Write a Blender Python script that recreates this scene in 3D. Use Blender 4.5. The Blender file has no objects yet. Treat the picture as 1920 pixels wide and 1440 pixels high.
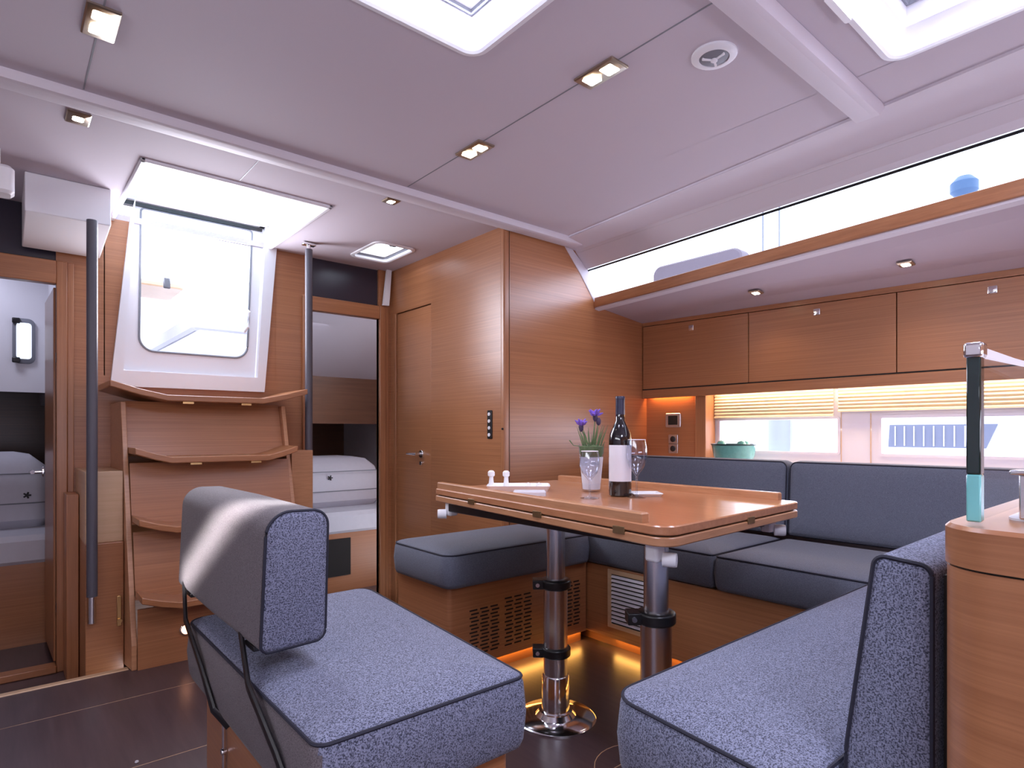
import bpy, bmesh, math, random
from mathutils import Vector, Matrix
random.seed(7)
PI = math.pi
SC = bpy.context.scene
COL = SC.collection

# ------------------------------------------------------------------ camera, world, exposure
cam_d = bpy.data.cameras.new('camera')
cam = bpy.data.objects.new('camera', cam_d); COL.objects.link(cam)
cam.location = (0, 0, 1.0)
cam.rotation_euler = (PI/2, 0, -math.atan2(960, 1134))
cam_d.sensor_width = 36.0
cam_d.lens = 36.0*1134/1920
cam_d.shift_y = 91/1920
cam_d.clip_start = 0.02
SC.camera = cam
SC.view_settings.view_transform = 'Standard'
SC.view_settings.look = 'None'
SC.view_settings.gamma = 1.0
SC.view_settings.use_curve_mapping = False
SC.view_settings.exposure = 0.45
SC.cycles.use_denoising = True
SC.cycles.max_bounces = 10
SC.cycles.diffuse_bounces = 5
SC.cycles.glossy_bounces = 4
SC.cycles.transparent_max_bounces = 16
SC.cycles.sample_clamp_indirect = 6.0
SC.cycles.caustics_reflective = False
SC.cycles.caustics_refractive = False

world = bpy.data.worlds.new('sky'); SC.world = world
world.use_nodes = True
bg = world.node_tree.nodes['Background']
bg.inputs[0].default_value = (0.80, 0.86, 1.0, 1)
bg.inputs[1].default_value = 3.2

def area(name, loc, direction, sx, sy, power, color, spread=180):
    l = bpy.data.lights.new(name, 'AREA'); l.shape = 'RECTANGLE'
    l.size = sx; l.size_y = sy; l.energy = power; l.color = color; l.spread = math.radians(spread)
    o = bpy.data.objects.new(name, l); COL.objects.link(o)
    o.location = loc
    z = -Vector(direction).normalized()
    if abs(z.z) > .7:
        y = Vector((0, 1, 0)); y = (y-z*y.dot(z)).normalized(); x = y.cross(z)
        o.rotation_euler = Matrix(((x.x, y.x, z.x), (x.y, y.y, z.y), (x.z, y.z, z.z))).to_euler()
    else:
        o.rotation_euler = Vector(direction).to_track_quat('-Z', 'Y').to_euler()
    return o
DAY = (0.76, 0.78, 1.0)
# daylight through the hatches, the companionway and the starboard windows; fill lamps are added
area('daylight_hatch_middle', (0.83, 1.20, 2.21), (0, 0, -1), .42, .42, 9, DAY)
area('daylight_hatch_side', (1.80, 0.35, 2.21), (0, 0, -1), .42, .42, 9, DAY)
area('daylight_companionway', (0.86, 3.35, 2.42), (0, 0, -1), .7, .8, 17, (.88, .90, 1.0))
area('daylight_washboard', (0.87, 3.79, 1.84), (-.05, -1, .10), .56, .72, 20, (.88, .88, 1.0))
area('fill_forward_hatch', (0.2, -1.0, 2.21), (0, 0, -1), .7, .7, 26, DAY)  # added fill lamp under the added hatch behind the camera
area('daylight_side_window', (3.05, 0.9, 1.96), (-1, 0, -.15), 2.8, .14, 9, DAY)
area('daylight_hull_windows', (3.44, 1.2, .98), (-1, 0, .25), 1.5, .18, 5, DAY)
area('fill_forward', (0.9, -1.95, .95), (0, 1, .45), 2.6, .9, 40, DAY)  # added fill lamp at the closed forward bulkhead, lifts the ceiling
area('fill_port_side', (-1.48, 0.6, 1.75), (1, 0, -.1), 3.0, .28, 7, (1, .93, .86))  # added warm fill from port, beside the added window
area('fill_port_cabin', (-.2, 4.75, 2.10), (0, .2, -1), .3, .3, 3.0, DAY)  # added lamp to brighten the port cabin; no hatch there
area('fill_starboard_cabin', (1.75, 4.4, 1.82), (0, .4, -1), .3, .3, .4, DAY)  # added lamp to brighten the starboard cabin; no hatch there
# a narrow shaft of sun from the port side falling on the flip backrest
sun = area('sun_shaft', (0, 0, 0), (0, 0, -1), .62, .055, .62, (1, .97, .98), spread=5)
_z = -(Vector((.40, 1.63, .735))-Vector((-.75, 1.42, 1.40))).normalized(); _x = Vector((0, .86, -.50)); _x = (_x-_z*_x.dot(_z)).normalized(); _y = _z.cross(_x)
sun.matrix_world = Matrix(((_x.x, _y.x, _z.x, -.75), (_x.y, _y.y, _z.y, 1.42), (_x.z, _y.z, _z.z, 1.40), (0, 0, 0, 1)))

# ------------------------------------------------------------------ materials
def mat(name):
    m = bpy.data.materials.new(name); m.use_nodes = True
    nt = m.node_tree; b = nt.nodes['Principled BSDF']
    return m, nt, b
def plain(name, col, rough=.5, metal=0.0, coat=0.0, bump=0.0, bscale=200, var=0.0, emis=None, estr=0, spec=.5):
    m, nt, b = mat(name)
    b.inputs['Base Color'].default_value = (*col, 1)
    b.inputs['Roughness'].default_value = rough
    b.inputs['Metallic'].default_value = metal
    b.inputs['Coat Weight'].default_value = coat
    b.inputs['Specular IOR Level'].default_value = spec
    if emis:
        b.inputs['Emission Color'].default_value = (*emis, 1); b.inputs['Emission Strength'].default_value = estr
    tc = nt.nodes.new('ShaderNodeTexCoord')
    if bump or var:
        n = nt.nodes.new('ShaderNodeTexNoise'); n.inputs['Scale'].default_value = bscale
        nt.links.new(tc.outputs['Object'], n.inputs['Vector'])
        if bump:
            bp = nt.nodes.new('ShaderNodeBump'); bp.inputs['Strength'].default_value = bump; bp.inputs['Distance'].default_value = .002
            nt.links.new(n.outputs['Fac'], bp.inputs['Height']); nt.links.new(bp.outputs['Normal'], b.inputs['Normal'])
        if var:
            mx = nt.nodes.new('ShaderNodeMix'); mx.data_type = 'RGBA'
            mx.inputs[6].default_value = (*[c*(1-var) for c in col], 1); mx.inputs[7].default_value = (*[min(1, c*(1+var)) for c in col], 1)
            nt.links.new(n.outputs['Fac'], mx.inputs[0]); nt.links.new(mx.outputs[2], b.inputs['Base Color'])
    return m
def wood(name, c1, c2, scale, rough=.32, coat=.25):
    """fine straight grain; scale = per-axis frequency (small along the grain)"""
    m, nt, b = mat(name); N = nt.nodes.new; L = nt.links.new
    tc = N('ShaderNodeTexCoord'); mp = N('ShaderNodeMapping'); mp.inputs['Scale'].default_value = scale
    L(tc.outputs['Object'], mp.inputs['Vector'])
    n1 = N('ShaderNodeTexNoise'); n1.inputs['Scale'].default_value = 1.0; n1.inputs['Detail'].default_value = 5; n1.inputs['Roughness'].default_value = .7
    L(mp.outputs[0], n1.inputs['Vector'])
    r = N('ShaderNodeValToRGB'); r.color_ramp.elements[0].position = .24; r.color_ramp.elements[1].position = .76
    r.color_ramp.elements[0].color = (*c1, 1); r.color_ramp.elements[1].color = (*c2, 1)
    L(n1.outputs['Fac'], r.inputs['Fac'])
    n2 = N('ShaderNodeTexNoise'); n2.inputs['Scale'].default_value = 1.3; n2.inputs['Detail'].default_value = 2
    L(tc.outputs['Object'], n2.inputs['Vector'])
    mr = N('ShaderNodeMapRange'); mr.inputs[1].default_value = .3; mr.inputs[2].default_value = .7; mr.inputs[3].default_value = .9; mr.inputs[4].default_value = 1.08
    L(n2.outputs['Fac'], mr.inputs[0])
    vm = N('ShaderNodeVectorMath'); vm.operation = 'SCALE'; L(r.outputs['Color'], vm.inputs[0]); L(mr.outputs[0], vm.inputs[3])
    L(vm.outputs[0], b.inputs['Base Color'])
    b.inputs['Roughness'].default_value = rough; b.inputs['Coat Weight'].default_value = coat; b.inputs['Coat Roughness'].default_value = .3
    bp = N('ShaderNodeBump'); bp.inputs['Strength'].default_value = .08; bp.inputs['Distance'].default_value = .001
    L(n1.outputs['Fac'], bp.inputs['Height']); L(bp.outputs['Normal'], b.inputs['Normal'])
    return m
WC1, WC2 = (.29, .108, .043), (.47, .205, .090)
wood_h = wood('oak_horizontal_grain', WC1, WC2, (1.0, 1.0, 150))
wood_v = wood('oak_vertical_grain', WC1, WC2, (70, 70, 2.0))
wood_x = wood('oak_grain_athwart', WC1, WC2, (2.0, 70, 70))
wood_y = wood('oak_grain_fore_aft', WC1, WC2, (70, 2.0, 70))
wood_table = wood('oak_table_top', (.38, .15, .065), (.56, .25, .12), (60, 2.0, 60), rough=.22, coat=.5)
wood_edge = wood('oak_solid_edge', (.40, .18, .08), (.58, .29, .15), (8, 8, 90))
wood_pale = wood('oak_pale', (.55, .35, .2), (.68, .46, .29), (3, 3, 70))
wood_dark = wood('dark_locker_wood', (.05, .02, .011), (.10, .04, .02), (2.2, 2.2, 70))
floor_m = wood('dark_wenge_sole', (.046, .028, .033), (.088, .056, .062), (40, 2.5, 40), rough=.30, coat=.15)
headliner = plain('grey_headliner', (.60, .545, .60), .75, bump=.12, bscale=500, var=.03)
headliner_shaded = plain('headliner_shaded', (.46, .385, .44), .7, bump=.1, bscale=450, var=.03)  # same headliner, darkened: the soffit's shade is put into the colour
gelcoat = plain('white_gelcoat', (.80, .79, .82), .3, var=.01, bscale=6)
white_vinyl = plain('white_vinyl', (.66, .61, .66), .6, bump=.1, bscale=400, var=.02)
white_pl = plain('white_plastic', (.85, .85, .88), .35, var=.01, bscale=20)
grey_pl = plain('grey_plastic', (.22, .23, .26), .45, var=.03, bscale=50)
black_pl = plain('black_plastic', (.012, .012, .014), .32, var=.1, bscale=40)
dark_void = plain('dark_recess', (.01, .007, .006), .8, var=.1, bscale=20)
chrome = plain('chrome', (.86, .86, .88), .12, metal=1, var=.01, bscale=30)
alu = plain('brushed_aluminium', (.66, .64, .66), .27, metal=1, bump=.05, bscale=300)
pole_m = plain('grey_leather_pole', (.085, .08, .10), .42, bump=.2, bscale=300, var=.08)
brass = plain('brass', (.75, .5, .22), .3, metal=1, var=.02, bscale=30)
linen = plain('white_linen', (.62, .62, .68), .9, bump=.4, bscale=30, var=.04)
blind_m = wood('cream_pleated_blind', (.62, .50, .33), (.72, .60, .42), (2, 2, 90), rough=.8, coat=0)
purple = plain('lavender_petals', (.23, .13, .62), .7, var=.25, bscale=120)
green = plain('stem_green', (.13, .19, .08), .7, var=.3, bscale=90)
glassgreen = plain('green_glass', (.16, .42, .36), .12, coat=.6, var=.15, bscale=60)
paper = plain('white_label', (.78, .78, .84), .6, var=.02, bscale=40)
lamp_w = plain('lamp_glow', (1, .9, .75), .5, emis=(1.0, .84, .62), estr=26)
lamp_o = plain('courtesy_glow', (1, .5, .3), .5, emis=(1.0, .42, .22), estr=3.5)
led_orange = plain('led_strip', (1, .6, .3), .5, emis=(1.0, .50, .12), estr=6)
lcd = plain('screen', (.02, .02, .018), .15, var=.2, bscale=90)
skyblue = plain('sea_blue_paint', (.03, .09, .20), .5, var=.05, bscale=20)

def fabric(name, c1, c2, sc=520, rg=(.40, .74)):
    m, nt, b = mat(name); N = nt.nodes.new; L = nt.links.new
    tc = N('ShaderNodeTexCoord')
    n = N('ShaderNodeTexNoise'); n.inputs['Scale'].default_value = sc; n.inputs['Detail'].default_value = 1.5; n.inputs['Roughness'].default_value = .6
    L(tc.outputs['Object'], n.inputs['Vector'])
    w = N('ShaderNodeTexVoronoi'); w.inputs['Scale'].default_value = sc*.55
    L(tc.outputs['Object'], w.inputs['Vector'])
    ad = N('ShaderNodeMath'); ad.operation = 'MULTIPLY_ADD'; ad.inputs[1].default_value = .22; L(w.outputs['Distance'], ad.inputs[0]); L(n.outputs['Fac'], ad.inputs[2])
    r = N('ShaderNodeValToRGB'); r.color_ramp.elements[0].position = rg[0]; r.color_ramp.elements[1].position = rg[1]
    r.color_ramp.elements[0].color = (*c1, 1); r.color_ramp.elements[1].color = (*c2, 1)
    L(ad.outputs[0], r.inputs['Fac']); L(r.outputs['Color'], b.inputs['Base Color'])
    b.inputs['Roughness'].default_value = .88
    b.inputs['Sheen Weight'].default_value = .12
    bp = N('ShaderNodeBump'); bp.inputs['Strength'].default_value = .35; bp.inputs['Distance'].default_value = .0015
    L(ad.outputs[0], bp.inputs['Height']); L(bp.outputs['Normal'], b.inputs['Normal'])
    return m
fab = fabric('grey_blue_weave', (.030, .035, .062), (.225, .245, .35), 400, (.47, .71))
fab_far = fabric('grey_blue_weave_smooth', (.075, .083, .115), (.145, .158, .205))
fab_shade = fabric('grey_blue_weave_shaded', (.065, .052, .058), (.15, .13, .14))  # the seat weave in a shaded tone, for faces turned from the daylight
pipe_m = plain('navy_piping', (.012, .013, .028), .7, bump=.3, bscale=600)

def glass(name, tint, gl=.06, rough=.02, ior=1.3):
    m = bpy.data.materials.new(name); m.use_nodes = True; nt = m.node_tree; nt.nodes.clear()
    o = nt.nodes.new('ShaderNodeOutputMaterial'); t = nt.nodes.new('ShaderNodeBsdfTransparent'); g = nt.nodes.new('ShaderNodeBsdfGlossy')
    t.inputs[0].default_value = (*tint, 1); g.inputs['Roughness'].default_value = rough
    lw = nt.nodes.new('ShaderNodeLayerWeight'); lw.inputs[0].default_value = .5
    f = nt.nodes.new('ShaderNodeMath'); f.operation = 'POWER'; f.inputs[1].default_value = 5
    nt.links.new(lw.outputs['Facing'], f.inputs[0])
    ad = nt.nodes.new('ShaderNodeMath'); ad.operation = 'MULTIPLY_ADD'; ad.inputs[1].default_value = (ior-1)*2; ad.inputs[2].default_value = gl+.015; ad.use_clamp = True
    nt.links.new(f.outputs[0], ad.inputs[0])
    mx = nt.nodes.new('ShaderNodeMixShader'); nt.links.new(ad.outputs[0], mx.inputs[0])
    nt.links.new(t.outputs[0], mx.inputs[1]); nt.links.new(g.outputs[0], mx.inputs[2]); nt.links.new(mx.outputs[0], o.inputs[0])
    return m
clear = glass('clear_glass', (.96, .97, .99), .0, ior=1.18)
stemware = glass('stemware', (.90, .92, .96), .07, ior=1.5)
pane_m = glass('window_pane', (.95, .97, 1.0), .0, ior=1.08)
green_pane = glass('pale_green_acrylic', (.70, .84, .86), .02)
def frosted(name, col):
    m = bpy.data.materials.new(name); m.use_nodes = True; nt = m.node_tree; nt.nodes.clear()
    o = nt.nodes.new('ShaderNodeOutputMaterial'); t = nt.nodes.new('ShaderNodeBsdfTranslucent'); g = nt.nodes.new('ShaderNodeBsdfTransparent')
    t.inputs[0].default_value = (*col, 1); g.inputs[0].default_value = (*col, 1)
    mx = nt.nodes.new('ShaderNodeMixShader'); mx.inputs[0].default_value = .5
    nt.links.new(t.outputs[0], mx.inputs[1]); nt.links.new(g.outputs[0], mx.inputs[2]); nt.links.new(mx.outputs[0], o.inputs[0])
    return m
frost = frosted('pale_aqua_acrylic', (.44, .49, .52))
smoke = glass('smoked_pane', (.45, .47, .55), .03)
glass_edge = plain('dark_glass_edge', (.004, .02, .018), .06, coat=1, var=.3, bscale=30)
screen_glass = glass('screen_glass', (.95, .97, .99), .0, ior=1.06)
aqua_edge = plain('aqua_glass_edge', (.18, .55, .55), .1, coat=1, var=.1, bscale=30)
bottle_m = plain('dark_bottle_glass', (.006, .005, .008), .06, coat=1, var=.2, bscale=20)
sheer = glass('frosted_shade', (.8, .85, .95), .05, .4)

# ------------------------------------------------------------------ mesh helpers
def root_loc(o):
    v = Vector((0, 0, 0))
    while o is not None:
        v += Vector(o.location); o = o.parent
    return v
class M:
    def __init__(s): s.v = []; s.f = []
    def add(s, vs, fs, mtx=None):
        k = len(s.v)
        s.v += [tuple(mtx @ Vector(v)) if mtx is not None else tuple(v) for v in vs]
        s.f += [tuple(k+i for i in f) for f in fs]
        return s
    def box(s, x0, x1, y0, y1, z0, z1, mtx=None):
        return s.add([(x0,y0,z0),(x1,y0,z0),(x1,y1,z0),(x0,y1,z0),(x0,y0,z1),(x1,y0,z1),(x1,y1,z1),(x0,y1,z1)],
                     [(3,2,1,0),(4,5,6,7),(0,1,5,4),(1,2,6,5),(2,3,7,6),(3,0,4,7)], mtx)
    def slab(s, p, t):
        """polygon p (3d points) thickened by t along its normal"""
        p = [Vector(q) for q in p]; n = (p[1]-p[0]).cross(p[2]-p[1]).normalized()*t; k = len(p)
        vs = p + [q+n for q in p]
        return s.add(vs, [tuple(range(k))[::-1], tuple(range(k, 2*k))] + [(i, (i+1) % k, k+(i+1) % k, k+i) for i in range(k)])
    def prism(s, poly, z0, z1, mtx=None):
        k = len(poly); vs = [(x,y,z0) for x,y in poly] + [(x,y,z1) for x,y in poly]
        return s.add(vs, [tuple(range(k))[::-1], tuple(range(k, 2*k))] + [(i, (i+1) % k, k+(i+1) % k, k+i) for i in range(k)], mtx)
    def tube(s, pts, r, n=10, closed=False, cap=True, flat=None):
        pts = [Vector(p) for p in pts]; k = len(pts); rings = []
        up = Vector((0,0,1))
        for i, p in enumerate(pts):
            a = pts[(i-1) % k] if closed or i else p; b = pts[(i+1) % k] if closed or i < k-1 else p
            t = (b-a).normalized()
            u = t.cross(up)
            if u.length < .05: u = t.cross(Vector((1,0,0)))
            u.normalize(); w = u.cross(t).normalized()
            rr = r[i] if isinstance(r, (list, tuple)) else r
            f2 = flat if flat else 1
            rings.append([p + u*math.cos(2*PI*j/n)*rr*f2 + w*math.sin(2*PI*j/n)*rr for j in range(n)])
        vs = [q for rg in rings for q in rg]; fs = []
        for i in range(k if closed else k-1):
            a = i*n; b = ((i+1) % k)*n
            fs += [(a+j, a+(j+1) % n, b+(j+1) % n, b+j) for j in range(n)]
        if cap and not closed: fs += [tuple(range(n))[::-1], tuple((k-1)*n+j for j in range(n))]
        return s.add(vs, fs)
    def lathe(s, prof, c, n=24, mtx=None):
        """prof: (r, z) from bottom to top around c"""
        vs = []; fs = []
        for r, z in prof:
            vs += [(c[0]+r*math.cos(2*PI*j/n), c[1]+r*math.sin(2*PI*j/n), c[2]+z) for j in range(n)]
        for i in range(len(prof)-1):
            fs += [(i*n+j, i*n+(j+1) % n, (i+1)*n+(j+1) % n, (i+1)*n+j) for j in range(n)]
        if prof[0][0] > 1e-5: fs.append(tuple(range(n))[::-1])
        if prof[-1][0] > 1e-5: fs.append(tuple((len(prof)-1)*n+j for j in range(n)))
        return s.add(vs, fs, mtx)
    def disc(s, c, axis, r, t, n=20, prof=None):
        """short cylinder from c along axis"""
        q = Vector((0,0,1)).rotation_difference(Vector(axis)).to_matrix().to_4x4()
        return s.lathe(prof or [(r, 0), (r, t*.8), (r*.93, t)], (0,0,0), n, Matrix.Translation(Vector(c)) @ q)
    def rings(s, pts, r, prof, mtx=None, seg=6, caps=True):
        """rounded polygon footprint swept through (inset, z) rings"""
        rg = [[(x, y, z) for x, y in rpoly(pts, r, ins, seg)] for ins, z in prof]
        k = len(rg[0]); vs = [p for a in rg for p in a]; fs = []
        for i in range(len(rg)-1):
            fs += [(i*k+j, i*k+(j+1) % k, (i+1)*k+(j+1) % k, (i+1)*k+j) for j in range(k)]
        if caps: fs += [tuple(range(k))[::-1], tuple((len(rg)-1)*k+j for j in range(k))]
        return s.add(vs, fs, mtx)
    def build(s, name, m, parent=None, smooth=38, bevel=0, seg=2):
        off = root_loc(parent); me = bpy.data.meshes.new(name)
        me.from_pydata([tuple(Vector(v)-off) for v in s.v], [], s.f); me.update()
        bm = bmesh.new(); bm.from_mesh(me); bmesh.ops.recalc_face_normals(bm, faces=bm.faces); bm.to_mesh(me); bm.free()
        me.materials.append(m)
        if smooth:
            me.shade_smooth(); me.set_sharp_from_angle(angle=math.radians(smooth))
        o = bpy.data.objects.new(name, me); COL.objects.link(o)
        if parent: o.parent = parent
        if bevel:
            b = o.modifiers.new('bevel', 'BEVEL'); b.width = bevel; b.segments = seg; b.limit_method = 'ANGLE'; b.angle_limit = math.radians(40)
            b.harden_normals = False
        return o
def rpoly(pts, r, inset, seg=6):
    n = len(pts); out = []; rs = r if isinstance(r, (list, tuple)) else [r]*n
    P = [Vector(p) for p in pts]
    if sum(P[i].x*P[(i+1) % n].y - P[(i+1) % n].x*P[i].y for i in range(n)) < 0: P.reverse(); rs = list(rs)[::-1]
    Q = []
    for i in range(n):
        a, b, c = P[i-1], P[i], P[(i+1) % n]
        d1 = (b-a).normalized(); d2 = (c-b).normalized(); n1 = Vector((-d1.y, d1.x)); n2 = Vector((-d2.y, d2.x))
        h = (n1+n2); h = h/max(h.dot(n1), 1e-6)
        Q.append(b+h*inset)
    for i in range(n):
        a, b, c = Q[i-1], Q[i], Q[(i+1) % n]
        u = (a-b).normalized(); v = (c-b).normalized(); ang = math.acos(max(-1, min(1, u.dot(v))))
        rr = max(rs[i]-inset, .001); t = rr/math.tan(ang/2); t = min(t, (a-b).length*.49, (c-b).length*.49); rr = t*math.tan(ang/2)
        cen = b + (u+v).normalized()*(rr/math.sin(ang/2))
        s0 = (b+u*t)-cen; s1 = (b+v*t)-cen
        a0 = math.atan2(s0.y, s0.x); da = math.atan2(s1.y, s1.x)-a0
        while da > PI: da -= 2*PI
        while da < -PI: da += 2*PI
        for k in range(seg+1):
            th = a0+da*k/seg; out.append((cen.x+rr*math.cos(th), cen.y+rr*math.sin(th)))
    return out
def tag(o, label, cat, group=None, kind=None):
    if label: o['label'] = label
    if cat: o['category'] = cat
    if group: o['group'] = group
    if kind: o['kind'] = kind
    return o
def thing(name, label, cat, loc, group=None, kind=None):
    o = bpy.data.objects.new(name, None); COL.objects.link(o); o.location = loc; o.empty_display_size = .05
    return tag(o, label, cat, group, kind)
def struct(name, label, cat, m, mt, **k):
    return tag(m.build(name, mt, **k), label, cat, kind='structure')
def clone(root, delta, label=None):
    r = root.copy(); COL.objects.link(r); r.location = Vector(root.location)+Vector(delta)
    if label: r['label'] = label
    for ch in root.children:
        c = ch.copy(); COL.objects.link(c); c.parent = r
        for g in ch.children:
            d = g.copy(); COL.objects.link(d); d.parent = c
    return r

FZ = -.06       # sole
CZ = 2.13       # headliner
YB = 2.55       # bulkhead aft of the dinette
YD = 3.80       # bulkhead with the cabin doors and the companionway
XS = 2.10       # fore-and-aft partition with the small door

# ------------------------------------------------------------------ sole
fl = thing('floor', 'dark brown saloon floor with thin pale inlay lines', 'floor', (0, 0, FZ), kind='structure')
ys = [-2.0, -.9, .45, 1.25, 2.235, 2.83, 3.17]
for i in range(6):
    M().box(-1.5, 3.5, ys[i]+.002, ys[i+1]-.002, FZ-.03, FZ).build('floor_panel', floor_m, fl)
    if i: M().box(-1.5, 3.5, ys[i]-.002, ys[i]+.002, FZ-.03, FZ-.0005).build('inlay', wood_pale, fl)
M().box(-1.5, .44, 3.17, 3.205, FZ-.16, FZ+.004).build('floor_nosing', wood_pale, fl, bevel=.004)
cx, cy = 1.55, 1.18
M().tube([(cx+.16*math.cos(a*PI/16), cy+.16*math.sin(a*PI/16), FZ) for a in range(32)], .0014, 6, closed=True).build('round_inlay', wood_pale, fl)
struct('floor_aft', 'lower dark floor in the passages before the aft cabin doors', 'floor',
       M().box(-1.5, 2.6, 3.205, 6.4, -.24, -.20), floor_m)
fp = thing('floor_lifting_ring', 'small steel lifting ring let into the dark floor at lower left', 'floor fitting', (.203, 2.30, FZ))
M().lathe([(.020, 0), (.022, .002), (.018, .004)], (.203, 2.30, FZ), 20).build('cup', chrome, fp)
M().tube([(.203+.011*math.cos(a*PI/8), 2.30+.011*math.sin(a*PI/8), FZ+.006) for a in range(16)], .002, 6, closed=True).build('ring', chrome, fp)
for (x, y), lb in (((.286, 2.23), 'pale crumb on the floor line nearest the steel lifting ring'), ((.335, 2.26), 'pale crumb on the floor line nearer the grey bench')):
    tag(M().lathe([(.001, 0), (.006, .002), (.005, .006), (.001, .008)], (x, y, FZ), 7).build('crumb', linen), lb, 'crumb')

# ------------------------------------------------------------------ headliner and beams
def grid_plate(xs, ys, holes, z0, z1):
    m = M()
    for i in range(len(xs)-1):
        for j in range(len(ys)-1):
            cxm, cym = (xs[i]+xs[i+1])/2, (ys[j]+ys[j+1])/2
            if any(a < cxm < b and c < cym < d for a, b, c, d in holes): continue
            m.box(xs[i], xs[i+1], ys[j], ys[j+1], z0, z1)
    return m
H1 = (.58, 1.08, .95, 1.45); H2 = (1.55, 2.06, .14, .65); H3 = (.46, 1.25, 2.90, 3.80); H4 = (1.71, 1.95, 3.24, 3.60); H5 = (-.2, .6, -1.4, -.6)  # the last is an added opening behind the camera, to let in light
H6 = (.28, 1.47, 3.83, 6.3)
holes = [H1, H2, H3, H4, H5, H6]
xs = sorted({-1.5, 2.08} | {h[0] for h in holes} | {h[1] for h in holes}); ysc = sorted({-2.0, 6.4} | {h[2] for h in holes} | {h[3] for h in holes})
ceil = thing('ceiling', 'pale grey lavender padded saloon ceiling', 'ceiling', (0, 0, CZ), kind='structure')
m = grid_plate(xs, ysc, holes, CZ, CZ+.03)
m.prism([(2.08, -1.6), (2.075, -1.6), (2.505, 2.56), (2.08, 2.56)][::-1], CZ, CZ+.03)
m.box(2.08, 2.66, 2.56, 6.4, CZ, CZ+.03); m.box(2.66, 2.93, 3.8, 6.4, CZ, CZ+.03)
m.build('headliner_panel', headliner, ceil, smooth=0)
for x, y0, y1 in ((1.43, -1.9, 2.43), (.21, -1.9, 2.43), (.82, 2.54, 2.86)):
    M().box(x-.0022, x+.0022, y0, y1, CZ-.0012, CZ+.001).build('seam', grey_pl, ceil)

# side deck profile, lofted between a forward and an aft section
YA, YF = 2.56, -1.6
def at(pa, pf):
    out = []
    for Y in (YA, YF):
        t = (2.5-Y)/2.1
        tx = t if t < 1 else 1+(t-1)*.55
        out.append(Vector((pa[0]+(pf[0]-pa[0])*tx, Y, pa[1]+(pf[1]-pa[1])*min(t, 1.3))))
    return out
P0 = at((2.50, CZ+.002), (2.22, CZ+.002)); P1 = at((2.66, 2.112), (2.49, 2.10)); P1b = at((2.675, 2.095), (2.50, 2.085)); P2 = at((2.76, 2.012), (2.55, 2.025))
P3 = at((2.98, 1.83), (2.78, 1.86)); P4 = at((2.86, 1.80), (2.64, 1.835))
R0 = at((2.82, 1.79), (2.60, 1.83)); R1 = [v+Vector((.006, 0, .052)) for v in R0]
S1 = at((2.90, 1.795), (2.68, 1.825)); S2 = [Vector((3.309, YB-.002, 1.748)), Vector((3.309, YF+.06, 1.672))]
sd = thing('ceiling_side', 'sloping padded deckhead above the long cabin window', 'ceiling', (2.5, 1, 2.1), kind='structure')
M().slab([P0[1], P0[0], P1[0], P1[1]], .012).build('side_panel', white_vinyl, sd, smooth=0)
M().slab([P1[1], P1[0], P1b[0], P1b[1]], .012).build('edge_roll', white_vinyl, sd, smooth=0)
M().slab([P1b[1], P1b[0], P2[0], P2[1]], .012).build('window_surround', white_vinyl, sd, smooth=0)
w1 = thing('window_1', 'long sloping cabin-side window above the wooden rail', 'window', (2.9, 1, 1.9), kind='structure')
M().slab([P2[1], P2[0], P3[0], P3[1]], .006).build('pane', pane_m, w1, smooth=0)
M().slab([P3[1], P3[0], P4[0], P4[1]], .01).build('sill', white_vinyl, w1, smooth=0)
# end frame of the window against the bulkhead
M().slab([(2.60, 2.545, 2.13), (2.76, 2.545, 2.01), (2.93, 2.545, 1.84), (2.84, 2.545, 1.80), (2.70, 2.545, 1.97), (2.55, 2.545, 2.13)][::-1], .02).build('end_frame', white_vinyl, w1, smooth=0, bevel=.004)
tag(M().slab([P2[1]+Vector((.005,0,-.006)), P2[0]+Vector((.005,0,-.006)), P2[0]+Vector((.013,0,-.014)), P2[1]+Vector((.013,0,-.014))], .004).build('window_seal', black_pl, w1, smooth=0), None, None)
struct('trim_1', 'white ceiling beam across the saloon above the aft bulkhead', 'beam',
       M().rings([(-1.5, 2.44), (2.62, 2.44), (2.62, 2.54), (-1.5, 2.54)], .005, [(.02, CZ-.032), (.008, CZ-.028), (0, CZ-.012), (0, CZ)]), white_vinyl)
struct('trim_2', 'white ceiling beam ending beside the speaker and the right hatch', 'beam',
       M().rings([(-1.5, .76), (2.33, .76), (2.33, .86), (-1.5, .86)], .005, [(.028, CZ-.04), (.012, CZ-.034), (0, CZ-.012), (0, CZ-.001)]), white_vinyl)
# wooden rail, light strip and soffit
sh = thing('overhead_ledge', 'long ledge with wooden rail under the cabin window', 'ledge', (3, 1, 1.8))
_d = Vector((0, 0, -.008)); M().slab([R0[0]+_d, R1[0], R1[1], R0[1]+_d], .022).build('rail', wood_y, sh, bevel=.003)
M().slab([R0[1]+Vector((.012,0,-.004)), R0[0]+Vector((.012,0,-.004)), S1[0]+Vector((0,0,.006)), S1[1]+Vector((0,0,.006))], .008).build('light_strip_cover', white_vinyl, sh, smooth=0)
Ra = [v+Vector((.05,0,-.006)) for v in R0]
M().slab([R0[1]+Vector((.014,0,-.012)), R0[0]+Vector((.014,0,-.012)), Ra[0]+Vector((0,0,-.012)), Ra[1]+Vector((0,0,-.012))], .008).build('lip', white_vinyl, sh, smooth=0)
M().slab([S1[1], S1[0], S2[0], S2[1]], .012).build('soffit', headliner_shaded, sh, smooth=0)

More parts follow.
